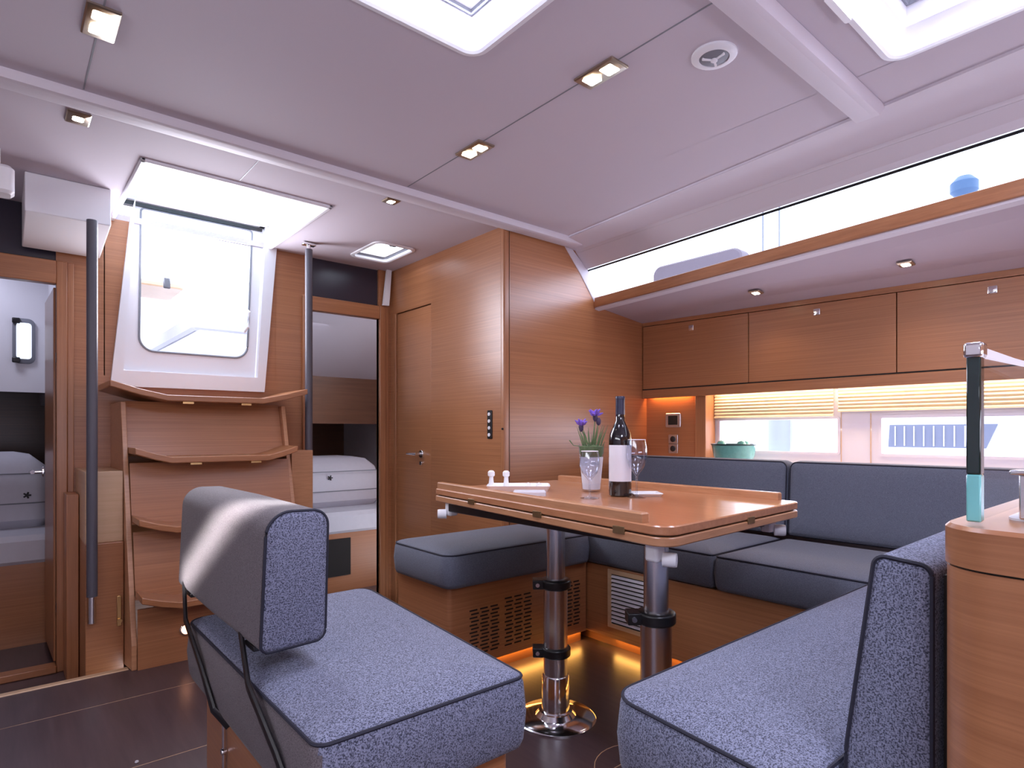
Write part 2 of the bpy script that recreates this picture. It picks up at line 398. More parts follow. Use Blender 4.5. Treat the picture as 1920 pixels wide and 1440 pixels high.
# ------------------------------------------------------------------ walls of the saloon
struct('wall_aft', 'reddish oak veneer bulkhead behind the dining table', 'wall', M().slab([(x, YB, z) for x, z in ((XS+.02, FZ), (3.46, FZ), (3.46, 1.27), (3.60, 1.27), (3.60, 1.70), (2.93, 1.80), (2.78, 2.00), (2.69, 2.10), (2.60, CZ), (XS+.02, CZ))], -.03), wood_h, smooth=0)
wp = M()
dy0, dy1, dz1 = 3.28, 3.72, 1.825      # small door
wp.box(XS, XS+.03, YB, dy0, FZ-.14, CZ); wp.box(XS, XS+.03, dy1, YD, FZ-.14, CZ); wp.box(XS, XS+.03, dy0, dy1, dz1, CZ)
wpo = struct('wall_passage', 'oak veneer partition wall with the narrow door and switches', 'wall', wp, wood_h, smooth=0)
M().rings([(XS-.008, YB-.012), (XS+.04, YB-.012), (XS+.04, YB+.02), (XS-.008, YB+.02)], .008, [(0, FZ), (0, CZ-.001)]).build('corner_post', wood_v, wpo)
M().box(XS+.028, XS+.03, YB-.014, YB-.011, FZ, CZ-.001).build('joint', dark_void, wpo)
dr = thing('door_3', 'narrow oak locker door in the partition wall, with lever handle', 'door', (XS, dy0, FZ), kind='structure')
M().box(XS+.004, XS+.026, dy0+.006, dy1-.006, FZ-.13, dz1-.006).build('door_leaf', wood_h, dr, bevel=.003)
M().box(XS+.027, XS+.029, dy0, dy1, FZ-.13, dz1).build('rebate', dark_void, dr)
dm = M(); dm.box(XS-.008, XS+.0, dy1, dy1+.03, FZ-.13, dz1+.0); dm.build('door_frame', wood_v, dr, bevel=.003)
def lever(parent, c, n, along):
    """door lever: rose at c, spindle along n, lever along `along`"""
    c = Vector(c); n = Vector(n); a = Vector(along)
    q = M(); q.disc(c, n, .026, .008); q.tube([c, c+n*.045], .008, 10); h = q.build('handle', chrome, parent)
    M().tube([c+n*.045-a*.01, c+n*.05+a*.04, c+n*.045+a*.11], [.010, .009, .007], 10).build('lever', chrome, h)
lever(dr, (XS+.004, 3.40, .86), (-1, 0, 0), (0, 1, 0))
M().disc((XS+.004, 3.40, .80), (-1, 0, 0), .014, .01).build('lock', chrome, dr)
# switch panel
sp = thing('switch_panel', 'black upright panel of four round switches on oak wall', 'switch', (XS, 2.67, 1.04))
M().rings([(-.020, -.080), (.020, -.080), (.020, .080), (-.020, .080)], .006, [(0, 0), (0, .005), (.002, .007)], Matrix(((0, 0, -1, XS), (1, 0, 0, 2.67), (0, 1, 0, 1.045), (0, 0, 0, 1)))).build('plate', black_pl, sp)
for k in range(4): M().disc((XS-.007, 2.67, .987+.0385*k), (-1, 0, 0), .010, .004).build('switch_button', white_pl, sp)
M().disc((XS-.010, YB-.004, 1.02), (-1, 0, 0), .006, .006).build('hook', black_pl, wpo)

# hull side, below the lockers
XW = 3.45
hw = M()
hw.box(XW, XW+.03, YF, .44, FZ, 1.30); hw.box(XW, XW+.03, 1.148, 1.349, FZ, 1.30); hw.box(XW, XW+.03, 2.06, YB, FZ, 1.30)
for a, b in ((.44, 1.148), (1.349, 2.06)):
    hw.box(XW, XW+.03, a, b, FZ, .885); hw.box(XW, XW+.03, a, b, 1.08, 1.30)
hwo = struct('wall_starboard', 'cream hull lining around the two low hull windows', 'wall', hw, white_vinyl, smooth=0)
M().box(XW-.004, XW, 1.19, 1.194, .84, 1.10).build('joint', wood_pale, hwo)
M().box(XW-.004, XW, 1.335, 1.338, .84, 1.22).build('joint', wood_pale, hwo)
for nme, a, b, lb in (('window_2', 1.349, 2.06, 'low rectangular hull window nearer the bulkhead'), ('window_3', .44, 1.148, 'low rectangular hull window nearer the camera')):
    w = thing(nme, lb, 'window', (XW, (a+b)/2, .98), kind='structure')
    mt = Matrix(((0, 0, 1, XW-.004), (1, 0, 0, 0), (0, 1, 0, 0), (0, 0, 0, 1)))
    q = M(); o_ = rpoly([(a-.008, .877), (b+.008, .877), (b+.008, 1.088), (a-.008, 1.088)], .02, 0); i_ = rpoly([(a-.008, .877), (b+.008, .877), (b+.008, 1.088), (a-.008, 1.088)], .02, .014); k = len(o_)
    q.add([(x, y, 0) for x, y in o_]+[(x, y, 0) for x, y in i_]+[(x, y, .03) for x, y in i_]+[(x, y, .03) for x, y in o_],
          [(r*k+j, r*k+(j+1) % k, ((r+1) % 4)*k+(j+1) % k, ((r+1) % 4)*k+j) for r in range(4) for j in range(k)], mt)
    q.build('window_frame', white_vinyl, w)
    M().box(XW+.018, XW+.024, a, b, .88, 1.085).build('pane', pane_m, w, smooth=0)
# pleated blinds above the windows
for (a, b), lb in (((1.37, 2.08), 'cream pleated blind folded up over the aft hull window'), ((-.3, 1.345), 'cream pleated blind folded up over the forward hull window')):
    t = thing('pleated_blind', lb, 'blind', (XW-.02, (a+b)/2, 1.20), 'pleated blinds over the hull windows')
    zb, n = (1.096, 8) if a > 1 else (1.118, 7)
    for k in range(n):
        z = zb+(1.245-zb)*k/n; h = (1.245-zb)/n
        M().slab([(XW-.023, a, z), (XW-.023, b, z), (XW-.016, b, z+h*.5), (XW-.016, a, z+h*.5)], .002).slab([(XW-.016, a, z+h*.5), (XW-.016, b, z+h*.5), (XW-.023, b, z+h), (XW-.023, a, z+h)], .002).build('pleat', blind_m, t, smooth=0)
    M().box(XW-.030, XW-.012, a, b, zb-.008, zb).build('bottom_rail', blind_m, t, bevel=.002)
# end niche with controls
nt_ = thing('control_niche', 'oak niche end panel beside the hull windows, lit orange', 'panel', (3.36, 2.3, 1.0))
M().box(3.36, 3.375, 2.16, YB-.001, .816, 1.261).build('back_panel', wood_h, nt_)
M().box(3.337, XW-.002, 2.085, 2.16, .816, 1.261).build('divider', wood_v, nt_, bevel=.003)
def fx(y, z): return Matrix(((0, 0, -1, 3.36), (1, 0, 0, y), (0, 1, 0, z), (0, 0, 0, 1)))
cp = thing('control_display', 'small framed black display in the orange lit niche', 'display', (3.36, 2.335, 1.08))
M().rings([(-.058, -.046), (.058, -.046), (.058, .046), (-.058, .046)], .006, [(0, 0), (0, .006), (.003, .009)], fx(2.335, 1.08)).build('bezel', alu, cp)
M().rings([(-.036, -.030), (.036, -.030), (.036, .030), (-.036, .030)], .003, [(0, .009), (.001, .011)], fx(2.335, 1.08)).build('screen', lcd, cp)
for k, lb in ((0, 'round black socket in the niche, upper of two'), (1, 'round black socket in the niche, lower of two')):
    t = thing('power_socket', lb, 'socket', (3.36, 2.335, .957-.062*k), 'sockets in the niche')
    M().rings([(-.036, -.030), (.036, -.030), (.036, .030), (-.036, .030)], .006, [(0, 0), (0, .005), (.002, .007)], fx(2.335, .957-.062*k)).build('plate', alu, t)
    M().disc((3.353, 2.335, .957-.062*k), (-1, 0, 0), .019, .004).build('cover', black_pl, t)
# overhead lockers
lk = thing('overhead_lockers', 'row of oak overhead lockers along the hull', 'cabinet', (3.31, 1, 1.28))
M().box(3.341, 3.60, -1.55, YB-.002, 1.285, 1.655).build('carcass', wood_dark, lk)
ylk = [2.545, 1.79, 1.031, .27, -.49, -1.25]
for i in range(5):
    y1, y0 = ylk[i], ylk[i+1]
    zt = lambda y: 1.665+(y-.5)*.022
    d = M(); d.slab([(3.31, y0+.0025, 1.291), (3.31, y1-.0025, 1.291), (3.31, y1-.0025, zt(y1)), (3.31, y0+.0025, zt(y0))][::-1], -.018)
    dd = d.build('door', wood_h, lk, smooth=0, bevel=.0015)
    yc = {0: 2.17, 1: 1.405, 2: .66, 3: -.1, 4: -.85}[i]
    M().rings([(-.017, -.017), (.017, -.017), (.017, .017), (-.017, .017)], .004, [(0, 0), (0, .003), (.002, .004)], Matrix(((0, 0, -1, 3.31), (1, 0, 0, yc), (0, 1, 0, zt(yc)-.045), (0, 0, 0, 1)))).build('push_latch', chrome, dd)
zt = lambda y: 1.665+(y-.5)*.022
M().slab([(3.311, YF+.06, zt(YF)+.004), (3.311, YB-.002, zt(YB)+.004), (3.311, YB-.002, 1.747), (3.311, YF+.06, 1.671)][::-1], -.018).build('top_filler', wood_y, lk, smooth=0)
M().slab([(3.336, YF+.06, 1.27), (3.336, YB-.002, 1.27), (3.336, YB-.002, 1.745), (3.336, YF+.06, 1.668)][::-1], -.004).build('door_backing', dark_void, lk, smooth=0)
M().box(3.335, 3.60, -1.55, YB-.002, 1.262, 1.285).build('locker_bottom', wood_dark, lk)
M().box(3.31, 3.335, -1.55, YB-.002, 1.228, 1.284).build('valance', wood_y, lk, bevel=.003)
M().box(3.312, 3.330, -1.55, YB-.002, 1.282, 1.292).build('shadow_gap', dark_void, lk)
struct('trim_3', 'pale shelf behind the settee back cushions', 'shelf', M().box(3.02, XW, YF, YB-.002, .785, .815), white_vinyl)
# port, forward and outer shell (out of view)
wpt = M(); wpt.box(-1.53, -1.5, -2, 6.4, -.24, 1.6); wpt.box(-1.53, -1.5, -2, 6.4, 1.9, CZ+.03); wpt.box(-1.53, -1.5, -2, -1, 1.6, 1.9); wpt.box(-1.53, -1.5, 2.2, 6.4, 1.6, 1.9)
struct('wall_port', 'white lining of the port cabin side with an added long window', 'wall', wpt, white_vinyl, smooth=0)
struct('wall_forward', 'oak forward bulkhead behind the camera', 'wall', M().box(-1.53, 3.62, -2.03, -2, FZ, CZ+.03), wood_h)
w4 = M().box(-1.52, -1.512, -1, 2.2, 1.6, 1.9)  # unseen window, added to light the seats from port
tag(w4.build('added_port_window', pane_m, smooth=0), 'added long port window out of view, lets in light', 'window', kind='structure')

# ------------------------------------------------------------------ bulkhead with doors and companionway
bk = M()
Z0 = -.20
LD = (-.46, .215); RD = (1.515, 2.005)
def B(x0, x1, z0, z1): bk.box(x0, x1, YD, YD+.03, z0, z1)
B(-1.5, LD[0], Z0, CZ); B(LD[1], .42, Z0, CZ); B(.42, 1.30, Z0, 1.30); B(1.30, RD[0], Z0, CZ); B(RD[1], XS, Z0, CZ)
for pl in ([(.415, 1.30), (.445, 1.30), (.535, CZ), (.415, CZ)], [(1.222, 1.30), (1.301, 1.30), (1.301, CZ), (1.296, CZ)]):
    bk.slab([(x, YD, z) for x, z in pl], -.03)
bko = struct('wall_companion', 'oak bulkhead beside the companionway steps', 'wall', bk, wood_h, smooth=0)
def doorframe(nm, lb, x0, x1, zt, zh, trans_to):
    t = thing(nm, lb, 'door', ((x0+x1)/2, YD, Z0), kind='structure')
    M().box(x1, x1+.045, YD-.022, YD+.035, Z0, zh).build('jamb', wood_v, t, bevel=.004)
    M().box(x1+.045, x1+.072, YD-.012, YD+.0, Z0, zh).build('jamb_trim', wood_v, t, bevel=.003)
    M().box(x0-.05, x0, YD-.022, YD+.035, Z0, zh).build('jamb', wood_v, t, bevel=.004)
    M().box(x0, x1, YD-.022, YD+.035, zt, zh).build('header', wood_x, t, bevel=.004)
    M().box(x0, x1+.0, YD-.006, YD+.01, zh, zh+.004).build('shadow_gap', dark_void, t)
    M().box(x0, x1, YD+.02, YD+.03, zh, trans_to).build('transom_panel', plain('dark_transom_'+nm, (.035, .03, .045), .25, var=.1, bscale=9), t)
    M().box(x0, x1, YD-.03, YD+.05, Z0, Z0+.035).build('sill', wood_x, t, bevel=.004)
    return t
d1 = doorframe('door_1', 'open doorway to the port aft cabin, far left', LD[0], LD[1], 1.745, 1.86, CZ)
d2 = doorframe('door_2', 'open doorway to the starboard aft cabin beside the grey pole', RD[0], RD[1], 1.785, 1.875, CZ)
M().slab([(2.02, YD-.02, 1.88), (2.065, YD-.02, 1.88), (2.085, YD-.02, CZ), (2.05, YD-.02, CZ)], .02).build('white_strip', white_pl, d2, smooth=0)
# open leaf of the port cabin door
dl = thing('cabin_door_leaf', 'port cabin door leaf folded open inside the doorway', 'door', (.2, YD+.04, Z0))
M().slab([(.206, YD+.04, Z0+.04), (.194, YD+.52, Z0+.04), (.194, YD+.52, 1.735), (.206, YD+.04, 1.735)], .02).build('leaf', wood_v, dl, bevel=.003)
lever(dl, (.170, YD+.10, .80), (-1, 0, 0), (0, 1, 0))
for z in (1.35, .1): M().box(.213, .217, YD-.02, YD, z, z+.05).build('hinge', black_pl, d1)

# companionway opening: lining, washboard and sliding hatch
cw = thing('companionway_hatch', 'white framed companionway opening with clear washboard and sliding hatch', 'hatch', (.86, YD, 1.3))
ol = [(.44, 1.245), (1.225, 1.245), (1.30, CZ+.02), (.53, CZ+.02)]
il = [(.50, 1.33), (1.185, 1.33), (1.235, CZ+.14), (.555, CZ+.14)]
def face(pts, y): return [(x, y, z) for x, z in pts]
# white lower frame: outer panel with recessed opening
q = M(); n4 = 4
o_ = face(ol, YD-.03); i_ = face(il, YD-.03); ib = face(il, YD+.03); ob = face(ol, YD+.03)
q.add(o_+i_+ib+ob, [(0,1,5,4), (1,2,6,5), (3,0,4,7), (4,5,9,8), (5,6,10,9), (7,4,8,11), (0,1,13,12), (1,2,14,13), (3,0,12,15)])
q.build('surround', gelcoat, cw, smooth=0)
# inner panel with rounded window
wo = rpoly([(.505, 1.335), (1.18, 1.335), (1.23, 2.25), (.56, 2.25)], .01, 0, 8); wi = rpoly([(.575, 1.445), (1.135, 1.445), (1.165, 2.22), (.585, 2.22)], [.075, .075, .02, .02], 0, 8); k = len(wo)
q = M(); yw = YD+.012
q.add([(x, yw, z) for x, z in wo]+[(x, yw, z) for x, z in wi]+[(x, yw+.02, z) for x, z in wi], [(j, (j+1) % k, k+(j+1) % k, k+j) for j in range(k)]+[(k+j, k+(j+1) % k, 2*k+(j+1) % k, 2*k+j) for j in range(k)])
q.build('washboard_frame', gelcoat, cw, smooth=0)
M().tube([(x, yw-.002, z) for x, z in wi], .006, 8, closed=True).build('seal', grey_pl, cw)
M().add([(x, yw+.012, z) for x, z in wi], [tuple(range(k))]).build('washboard', pane_m, cw, smooth=0)
# trunk walls above the ceiling
q = M()
q.box(H3[0]-.02, H3[0]+.003, H3[2]-.02, H3[3]+.02, CZ-.012, 2.27); q.box(H3[1]-.003, H3[1]+.02, H3[2]-.02, H3[3]+.02, CZ-.012, 2.27); q.box(H3[0]-.02, H3[1]+.02, H3[2]-.02, H3[2]+.003, CZ-.012, 2.27)
q.build('coaming', gelcoat, cw, bevel=.006)
q = M(); q.box(.50, 1.22, 3.80, 3.84, 2.225, 2.245); q.build('hatch_edge', black_pl, cw)
M().box(.50, 1.21, 2.98, 3.84, 2.262, 2.272).build('sliding_hatch', frost, cw, smooth=0)
q = M(); q.box(.47, 1.24, 2.92, 2.99, 2.25, 2.28); q.box(.47, .51, 2.99, 3.84, 2.25, 2.28); q.box(1.20, 1.24, 2.99, 3.84, 2.25, 2.28); q.box(.47, 1.24, 3.78, 3.84, 2.25, 2.28); q.build('hatch_frame', gelcoat, cw, bevel=.004)
M().disc((.95, 2.975, 2.245), (0, 0, -1), .014, .02).build('latch', grey_pl, cw)
M().tube([(1.115, YD-.0, 1.60), (1.13, YD-.03, 1.63), (1.135, YD-.03, 1.72), (1.12, YD-.0, 1.75)], .008, 8).build('grab_handle', white_pl, cw)
M().box(.69, .725, YD-.004, YD+.012, 1.80, 1.86).build('lock', grey_pl, cw, bevel=.006)
# cockpit seen through the washboard
ck = thing('cockpit_table', 'pale folding table out in the cockpit seen through the washboard', 'table', (.8, 5.0, 1.6))
M().rings([(.40, 5.0), (1.05, 5.0), (1.05, 5.5), (.40, 5.5)], .06, [(.01, 2.06), (0, 2.07), (0, 2.09), (.01, 2.10)]).build('tabletop', wood_pale, ck)
M().tube([(.75, 5.25, 1.25), (.75, 5.25, 2.06)], .04).build('leg', gelcoat, ck)
tag(M().rings([(1.00, 4.55), (1.46, 4.55), (1.46, 6.1), (1.00, 6.1)], .05, [(.02, 1.70), (0, 1.72), (0, 1.80), (.02, 1.82)]).build('cockpit_cushion', linen), 'pale cushion on the cockpit seat seen through the washboard', 'cushion')
struct('trim_4', 'white cockpit seat moulding outside the companionway', 'seat', M().box(1.02, 1.469, 4.5, 6.2, 1.251, 1.70), gelcoat, bevel=.02)
tag(M().box(-1.5, 3.5, 4.4, 7.5, 2.2, 2.2).box(1.4, 2.2, 4.4, 7, 1.25, 1.70).build('cockpit_seat', gelcoat), 'white cockpit seat locker outside the companionway', 'seat') if False else None

# ------------------------------------------------------------------ stairs
st = thing('companionway_stairs', 'oak companionway stairs with angled treads', 'stairs', (.84, 3.3, FZ))
def strg(x0, x1):
    # sloping side board
    pts = [(3.46, 1.15), (3.80, 1.15), (3.80, FZ-.1), (3.16, FZ), (3.14, FZ), (3.14, .05)]
    return M().add([(x0, y, z) for y, z in pts]+[(x1, y, z) for y, z in pts], [tuple(range(6)), tuple(range(6, 12))[::-1]]+[(i, (i+1) % 6, 6+(i+1) % 6, 6+i) for i in range(6)])
strg(.445, .467).build('stringer', wood_edge, st, smooth=0, bevel=.003)
strg(1.215, 1.237).build('stringer', wood_edge, st, smooth=0, bevel=.003)
lev = [FZ, .24, .57, .885, 1.185]
fro = [3.08, 3.03, 3.10, 3.20, 3.36]
for i in range(1, 5):
    z = lev[i]; y = fro[i]; x0, x1 = (.468, 1.214) if i < 4 else (.39, 1.33)
    yb = y+.34 if i < 4 else 3.79
    w_, up = (.15, .045) if i < 4 else (.24, .062)
    sec = [(x0, up), (x0+w_*.5, up*.42), (x0+w_, 0), (x1-w_, 0), (x1-w_*.5, up*.42), (x1, up)]
    poly = [(x, z+u-.030) for x, u in sec]+[(x, z+u) for x, u in reversed(sec)]
    k_ = len(poly); yb = min(yb, 3.795)
    tr = M().add([(x, y, zz) for x, zz in poly]+[(x, yb, zz) for x, zz in poly], [tuple(range(k_)), tuple(range(k_, 2*k_))[::-1]]+[(a, (a+1) % k_, k_+(a+1) % k_, k_+a) for a in range(k_)]).build('tread', wood_x, st, smooth=20, bevel=.004)
    if i == 3 or i == 4:
        for xx in (.70, .98): M().box(xx, xx+.05, y+.02, y+.06, z-.040, z-.030).build('anti_slip_clip', brass, tr)
for i in range(4):
    z0, z1 = lev[i], lev[i+1]-.03
    ya, yb_ = fro[i+1]+.09, fro[i+1]+.15
    if i == 0: ya = yb_ = 3.13
    if i == 3: ya, yb_ = 3.42, 3.50
    M().slab([(.468, ya, z0), (1.214, ya, z0), (1.214, yb_, z1), (.468, yb_, z1)], -.012).build('riser', wood_h, st, smooth=0)
cl = thing('courtesy_light', 'small round orange courtesy light low on the stair base', 'light', (.66, 3.12, .07))
M().disc((.66, 3.13, .085), (0, -1, 0), .026, .008).build('bezel', chrome, cl)
M().disc((.66, 3.122, .085), (0, -1, 0), .020, .006).build('lens', lamp_o, cl)
for x0, x1, lb in ((.295, .443, 'oak side casing left of the stairs behind the dark pole'), (1.239, 1.36, 'oak side casing right of the stairs')):
    t = thing('side_casing', lb, 'casing', ((x0+x1)/2, 3.5, Z0), 'casings beside the stairs')
    zt = .82 if x0 < 1 else .90
    M().box(x0, x1, 3.34, YD-.001, Z0, .49).build('lower_case', wood_h, t, smooth=0, bevel=.003)
    M().box(x0, x1, 3.36, YD-.001, .49, zt).build('upper_case', wood_pale if x0 < 1 else wood_edge, t, smooth=0, bevel=.003)
M().box(.243, .292, 3.60, YD-.024, Z0, .70).build('casing_post', wood_v, bko, bevel=.003)
ht = thing('latch_hook', 'small brass latch low beside the stairs', 'latch', (.43, 3.33, .12))
M().box(.415, .432, 3.328, 3.341, .10, .24).build('plate', brass, ht, bevel=.002)
M().disc((.424, 3.329, .125), (0, -1, 0), .011, .012).build('knob', brass, ht)

# poles
def pole(x, y, z0, z1, lb, bottom):
    t = thing('grab_pole', lb, 'pole', (x, y, z0))
    M().tube([(x, y, z0+(.12 if bottom else 0)), (x, y, z1)], .0215, 16).build('sleeve', pole_m, t)
    if bottom:
        M().tube([(x, y, z0), (x, y, z0+.12)], .017, 16).build('chrome_end', chrome, t)
        M().box(x-.012, x+.012, y, y+.033, z0+.005, z0+.03).build('bracket', chrome, t, bevel=.002)
    return t
pole(.317, 3.307, .14, 1.957, 'dark grey upright grab pole left of the companionway', True)
pr = pole(1.403, 3.53, Z0, 2.09, 'grey upright grab pole between stairs and cabin doorway', False)
M().tube([(1.403, 3.53, 2.088), (1.403, 3.53, 2.13)], .012, 12).build('neck', chrome, pr)
M().box(1.365, 1.441, 3.51, 3.55, 2.112, 2.129).build('ceiling_bracket', chrome, pr, bevel=.003)
wb = thing('white_duct_box', 'white boxed duct under the ceiling at upper left', 'duct', (.24, 3.6, 2.0))
M().add([(.081, 3.35, 1.96), (.394, 3.35, 1.96), (.394, 3.35, CZ-.001), (.081, 3.35, CZ-.001), (.081, YD-.03, 1.90), (.394, YD-.03, 1.90), (.394, YD-.03, CZ-.001), (.081, YD-.03, CZ-.001)],
        [(0,1,2,3), (0,4,5,1), (1,5,6,2), (3,2,6,7), (0,3,7,4), (4,7,6,5)]).build('duct_box', white_pl, wb, smooth=0, bevel=.004)
sl = thing('wall_speaker', 'small white rounded device under the ceiling at far left edge', 'speaker', (-.02, 3.1, 2.0))
M().rings([(-.065, 3.10), (.045, 3.10), (.045, 3.20), (-.065, 3.20)], .03, [(.012, 1.945), (0, 1.957), (0, 2.045), (.012, 2.057)]).build('housing', white_pl, sl)
M().box(-.045, -.03, 3.096, 3.101, 1.965, 2.03).build('slot', black_pl, sl)
M().tube([(-.01, 3.15, 2.055), (-.01, 3.15, CZ-.001)], .012, 10).build('mount', white_pl, sl)

# ------------------------------------------------------------------ aft cabins seen through the doorways
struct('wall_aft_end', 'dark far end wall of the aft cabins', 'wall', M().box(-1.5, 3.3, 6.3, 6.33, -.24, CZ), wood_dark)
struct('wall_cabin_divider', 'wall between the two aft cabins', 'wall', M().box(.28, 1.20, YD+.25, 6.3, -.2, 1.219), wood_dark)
struct('wall_cabin_side', 'wooden side of the starboard aft cabin', 'wall', M().box(2.9, 2.93, YD+.03, 6.3, -.2, CZ), gelcoat)
def cabin(x0, x1, yf, zt, lb, lb2, lb3):
    t = thing('berth', lb, 'bed', ((x0+x1)/2, yf, Z0))
    M().box(x0, x1, yf+.02, 6.28, Z0, zt-.16).build('bed_base', wood_h, t)
    M().rings([(x0, yf), (x1, yf), (x1, 6.28), (x0, 6.28)], .05, [(.02, zt-.16), (0, zt-.14), (0, zt-.03), (.03, zt)]).build('mattress', linen, t)
    return t
b1 = cabin(-1.45, .272, 4.35, .42, 'berth in the port aft cabin with white mattress', '', '')
b2 = cabin(1.25, 2.85, 4.30, .40, 'berth in the starboard aft cabin with white mattress', '', '')
M().box(1.66, 2.04, 4.312, 4.325, -.08, .20).build('locker_opening', dark_void, b2)
def duvet(pts, z0, h, lb, marks):
    t = thing('folded_duvet', lb, 'duvet', (pts[0][0], pts[0][1], z0), 'folded duvets on the aft berths')
    M().rings(pts, .12, [(.05, z0), (.0, z0+.05), (.0, z0+h*.55), (.04, z0+h*.8), (.12, z0+h*.96), (.2, z0+h)], seg=8).build('duvet_cover', linen, t)
    for k in (.33, .72): M().tube([(x, y, z0+h*k) for x, y in rpoly(pts, .12, -.002, 8)], .004, 6, closed=True).build('fold_line', grey_pl, t)
    for x, y, z in marks:
        q = M()
        for a in range(5): q.tube([(x, y, z), (x+.02*math.cos(a*2*PI/5), y, z+.02*math.sin(a*2*PI/5))], .005, 6)
        q.disc((x, y+.004, z), (0, -1, 0), .010, .008, 10)
        q.build('emblem', black_pl, t)
    return t
duvet([(-1.2, 4.70), (.265, 4.70), (.265, 5.19), (-1.2, 5.19)], .42, .46, 'white folded duvet with dark emblem in the port cabin', [(.125, 4.695, .62)])
duvet([(1.30, 4.60), (2.48, 4.60), (2.48, 5.3), (1.30, 5.3)], .40, .40, 'white folded duvet with two dark emblems in the starboard cabin', [(1.83, 4.595, .60), (2.00, 4.595, .64)])
tag(M().box(1.25, 2.88, 5.2, 5.22, 1.08, 1.50).build('wall_locker', wood('cabin_locker_wood', (.16, .07, .035), (.24, .11, .055), (2, 2, 60))), 'dark wood locker front above the starboard berth', 'locker')
struct('ceiling_cabin_starboard', 'sloping pale liner of the starboard aft cabin', 'ceiling', M().slab([(1.51, 4.0, 1.98), (2.88, 4.0, 1.98), (2.88, 5.2, 1.50), (1.51, 5.2, 1.50)], .02), white_vinyl, smooth=0)
struct('wall_cabin_port', 'pale moulded liner of the port aft cabin with porthole', 'wall', M().box(-1.45, .27, 5.2, 5.23, 1.27, CZ-.001), gelcoat)
pw = thing('cabin_porthole', 'small opening porthole with black clamps in the port cabin', 'porthole', (.122, 5.19, 1.61))
PM = Matrix(((1, 0, 0, .122), (0, 0, -1, 5.199), (0, 1, 0, 1.61), (0, 0, 0, 1)))
M().rings([(-.06, -.15), (.06, -.15), (.06, .15), (-.06, .15)], .04, [(0, 0), (0, .02), (.008, .026)], PM).build('frame', grey_pl, pw)
M().rings([(-.04, -.12), (.04, -.12), (.04, .12), (-.04, .12)], .02, [(0, .026), (.002, .03)], PM).build('pane', plain('daylit_pane', (.8, .85, 1), .3, emis=(.75, .85, 1), estr=.9), pw)
for z in (-.13, .13): M().box(-.062, -.02, z-.018, z+.018, .026, .05, PM).build('clamp', black_pl, pw, bevel=.006)
# cockpit well outside the washboard
q = M(); q.box(.25, 1.50, 3.84, 6.34, 1.22, 1.25); q.box(.25, .28, 3.84, 6.34, 1.25, CZ-.001); q.box(1.47, 1.50, 3.84, 6.34, 1.25, CZ-.001); q.box(.28, 1.47, 6.24, 6.27, 1.25, CZ+.1)
struct('wall_cockpit', 'white cockpit well outside the companionway', 'cockpit', q, gelcoat, smooth=0)
# ------------------------------------------------------------------ deck hatches
def hatch(h, lb, cat='hatch', inner=.055, depth=.10):
    x0, x1, y0, y1 = h
    t = thing('deck_hatch', lb, cat, ((x0+x1)/2, (y0+y1)/2, CZ), 'hatches in the ceiling')
    P = [(x0, y0), (x1, y0), (x1, y1), (x0, y1)]
    def ringm(prof, r=.04):
        q = M(); rg = [[(x, y, z) for x, y in rpoly(P, r, i, 6)] for i, z in prof]; k = len(rg[0])
        return q.add([p for a in rg for p in a], [(i*k+j, i*k+(j+1) % k, (i+1)*k+(j+1) % k, (i+1)*k+j) for i in range(len(rg)-1) for j in range(k)])
    ringm([(-.022, CZ), (-.020, CZ-.006), (-.004, CZ-.009), (.004, CZ-.004), (.006, CZ+.01)]).build('trim_ring', white_pl, t)
    ringm([(.004, CZ-.0), (.008, CZ+.035), (inner*.6, CZ+.05), (inner*.6, CZ+depth)]).build('liner', gelcoat, t)
    ringm([(inner*.6, CZ+depth-.02), (inner*.6+.008, CZ+depth-.024), (inner*.6+.014, CZ+depth-.01)]).build('seal', grey_pl, t)
    ringm([(inner*.55, CZ+depth-.012), (inner+.02, CZ+depth-.012), (inner+.02, CZ+depth+.015), (-.02, CZ+depth+.015), (-.02, CZ+.029)]).build('frame', gelcoat, t)
    q = M(); pp = rpoly(P, .04, inner, 6); q.add([(x, y, CZ+depth+.004) for x, y in pp], [tuple(range(len(pp)))]); q.build('pane', pane_m, t, smooth=0)
    return t
h1 = hatch(H1, 'square ceiling hatch with rounded white frame at top centre')
M().rings([(.545, 1.30), (.575, 1.30), (.575, 1.42), (.545, 1.42)], .012, [(0, CZ-.02), (0, CZ-.008), (.003, CZ-.0)]).build('tab', white_pl, h1)
q = M(); pp = rpoly([(.66, 1.03), (1.0, 1.03), (1.0, 1.37), (.66, 1.37)], .06, 0, 6); q.tube([(x, y, CZ+.10) for x, y in pp], .004, 6, closed=True); q.build('shade_frame', grey_pl, h1)
M().lathe([(.03, 0), (.05, .004), (.05, .010), (.03, .014)], (.92, 1.28, CZ+.085), 20).build('vent_knob', white_pl, h1)
h2 = hatch(H2, 'square ceiling hatch at the top right corner', inner=.08, depth=.13)
q = M(); pp = rpoly([(1.65, .24), (1.96, .24), (1.96, .55), (1.65, .55)], .01, 0, 4); q.tube([(x, y, CZ+.12) for x, y in pp], .004, 6, closed=True); q.build('shade_frame', black_pl, h2)
M().rings([(1.62, .655), (1.76, .655), (1.76, .672), (1.62, .672)], .006, [(0, CZ-.016), (.0, CZ-.008), (.002, CZ-.0)]).build('tab', white_pl, h2)
h4 = hatch(H4, 'small ceiling hatch beside the oak partition wall', inner=.0, depth=.035)
M().box(1.80, 1.84, 3.25, 3.28, CZ+.0, CZ+.02).build('latch', black_pl, h4)
h5 = hatch(H5, 'added ceiling hatch behind the camera, lets in light')  # unseen hatch, added only to let daylight in

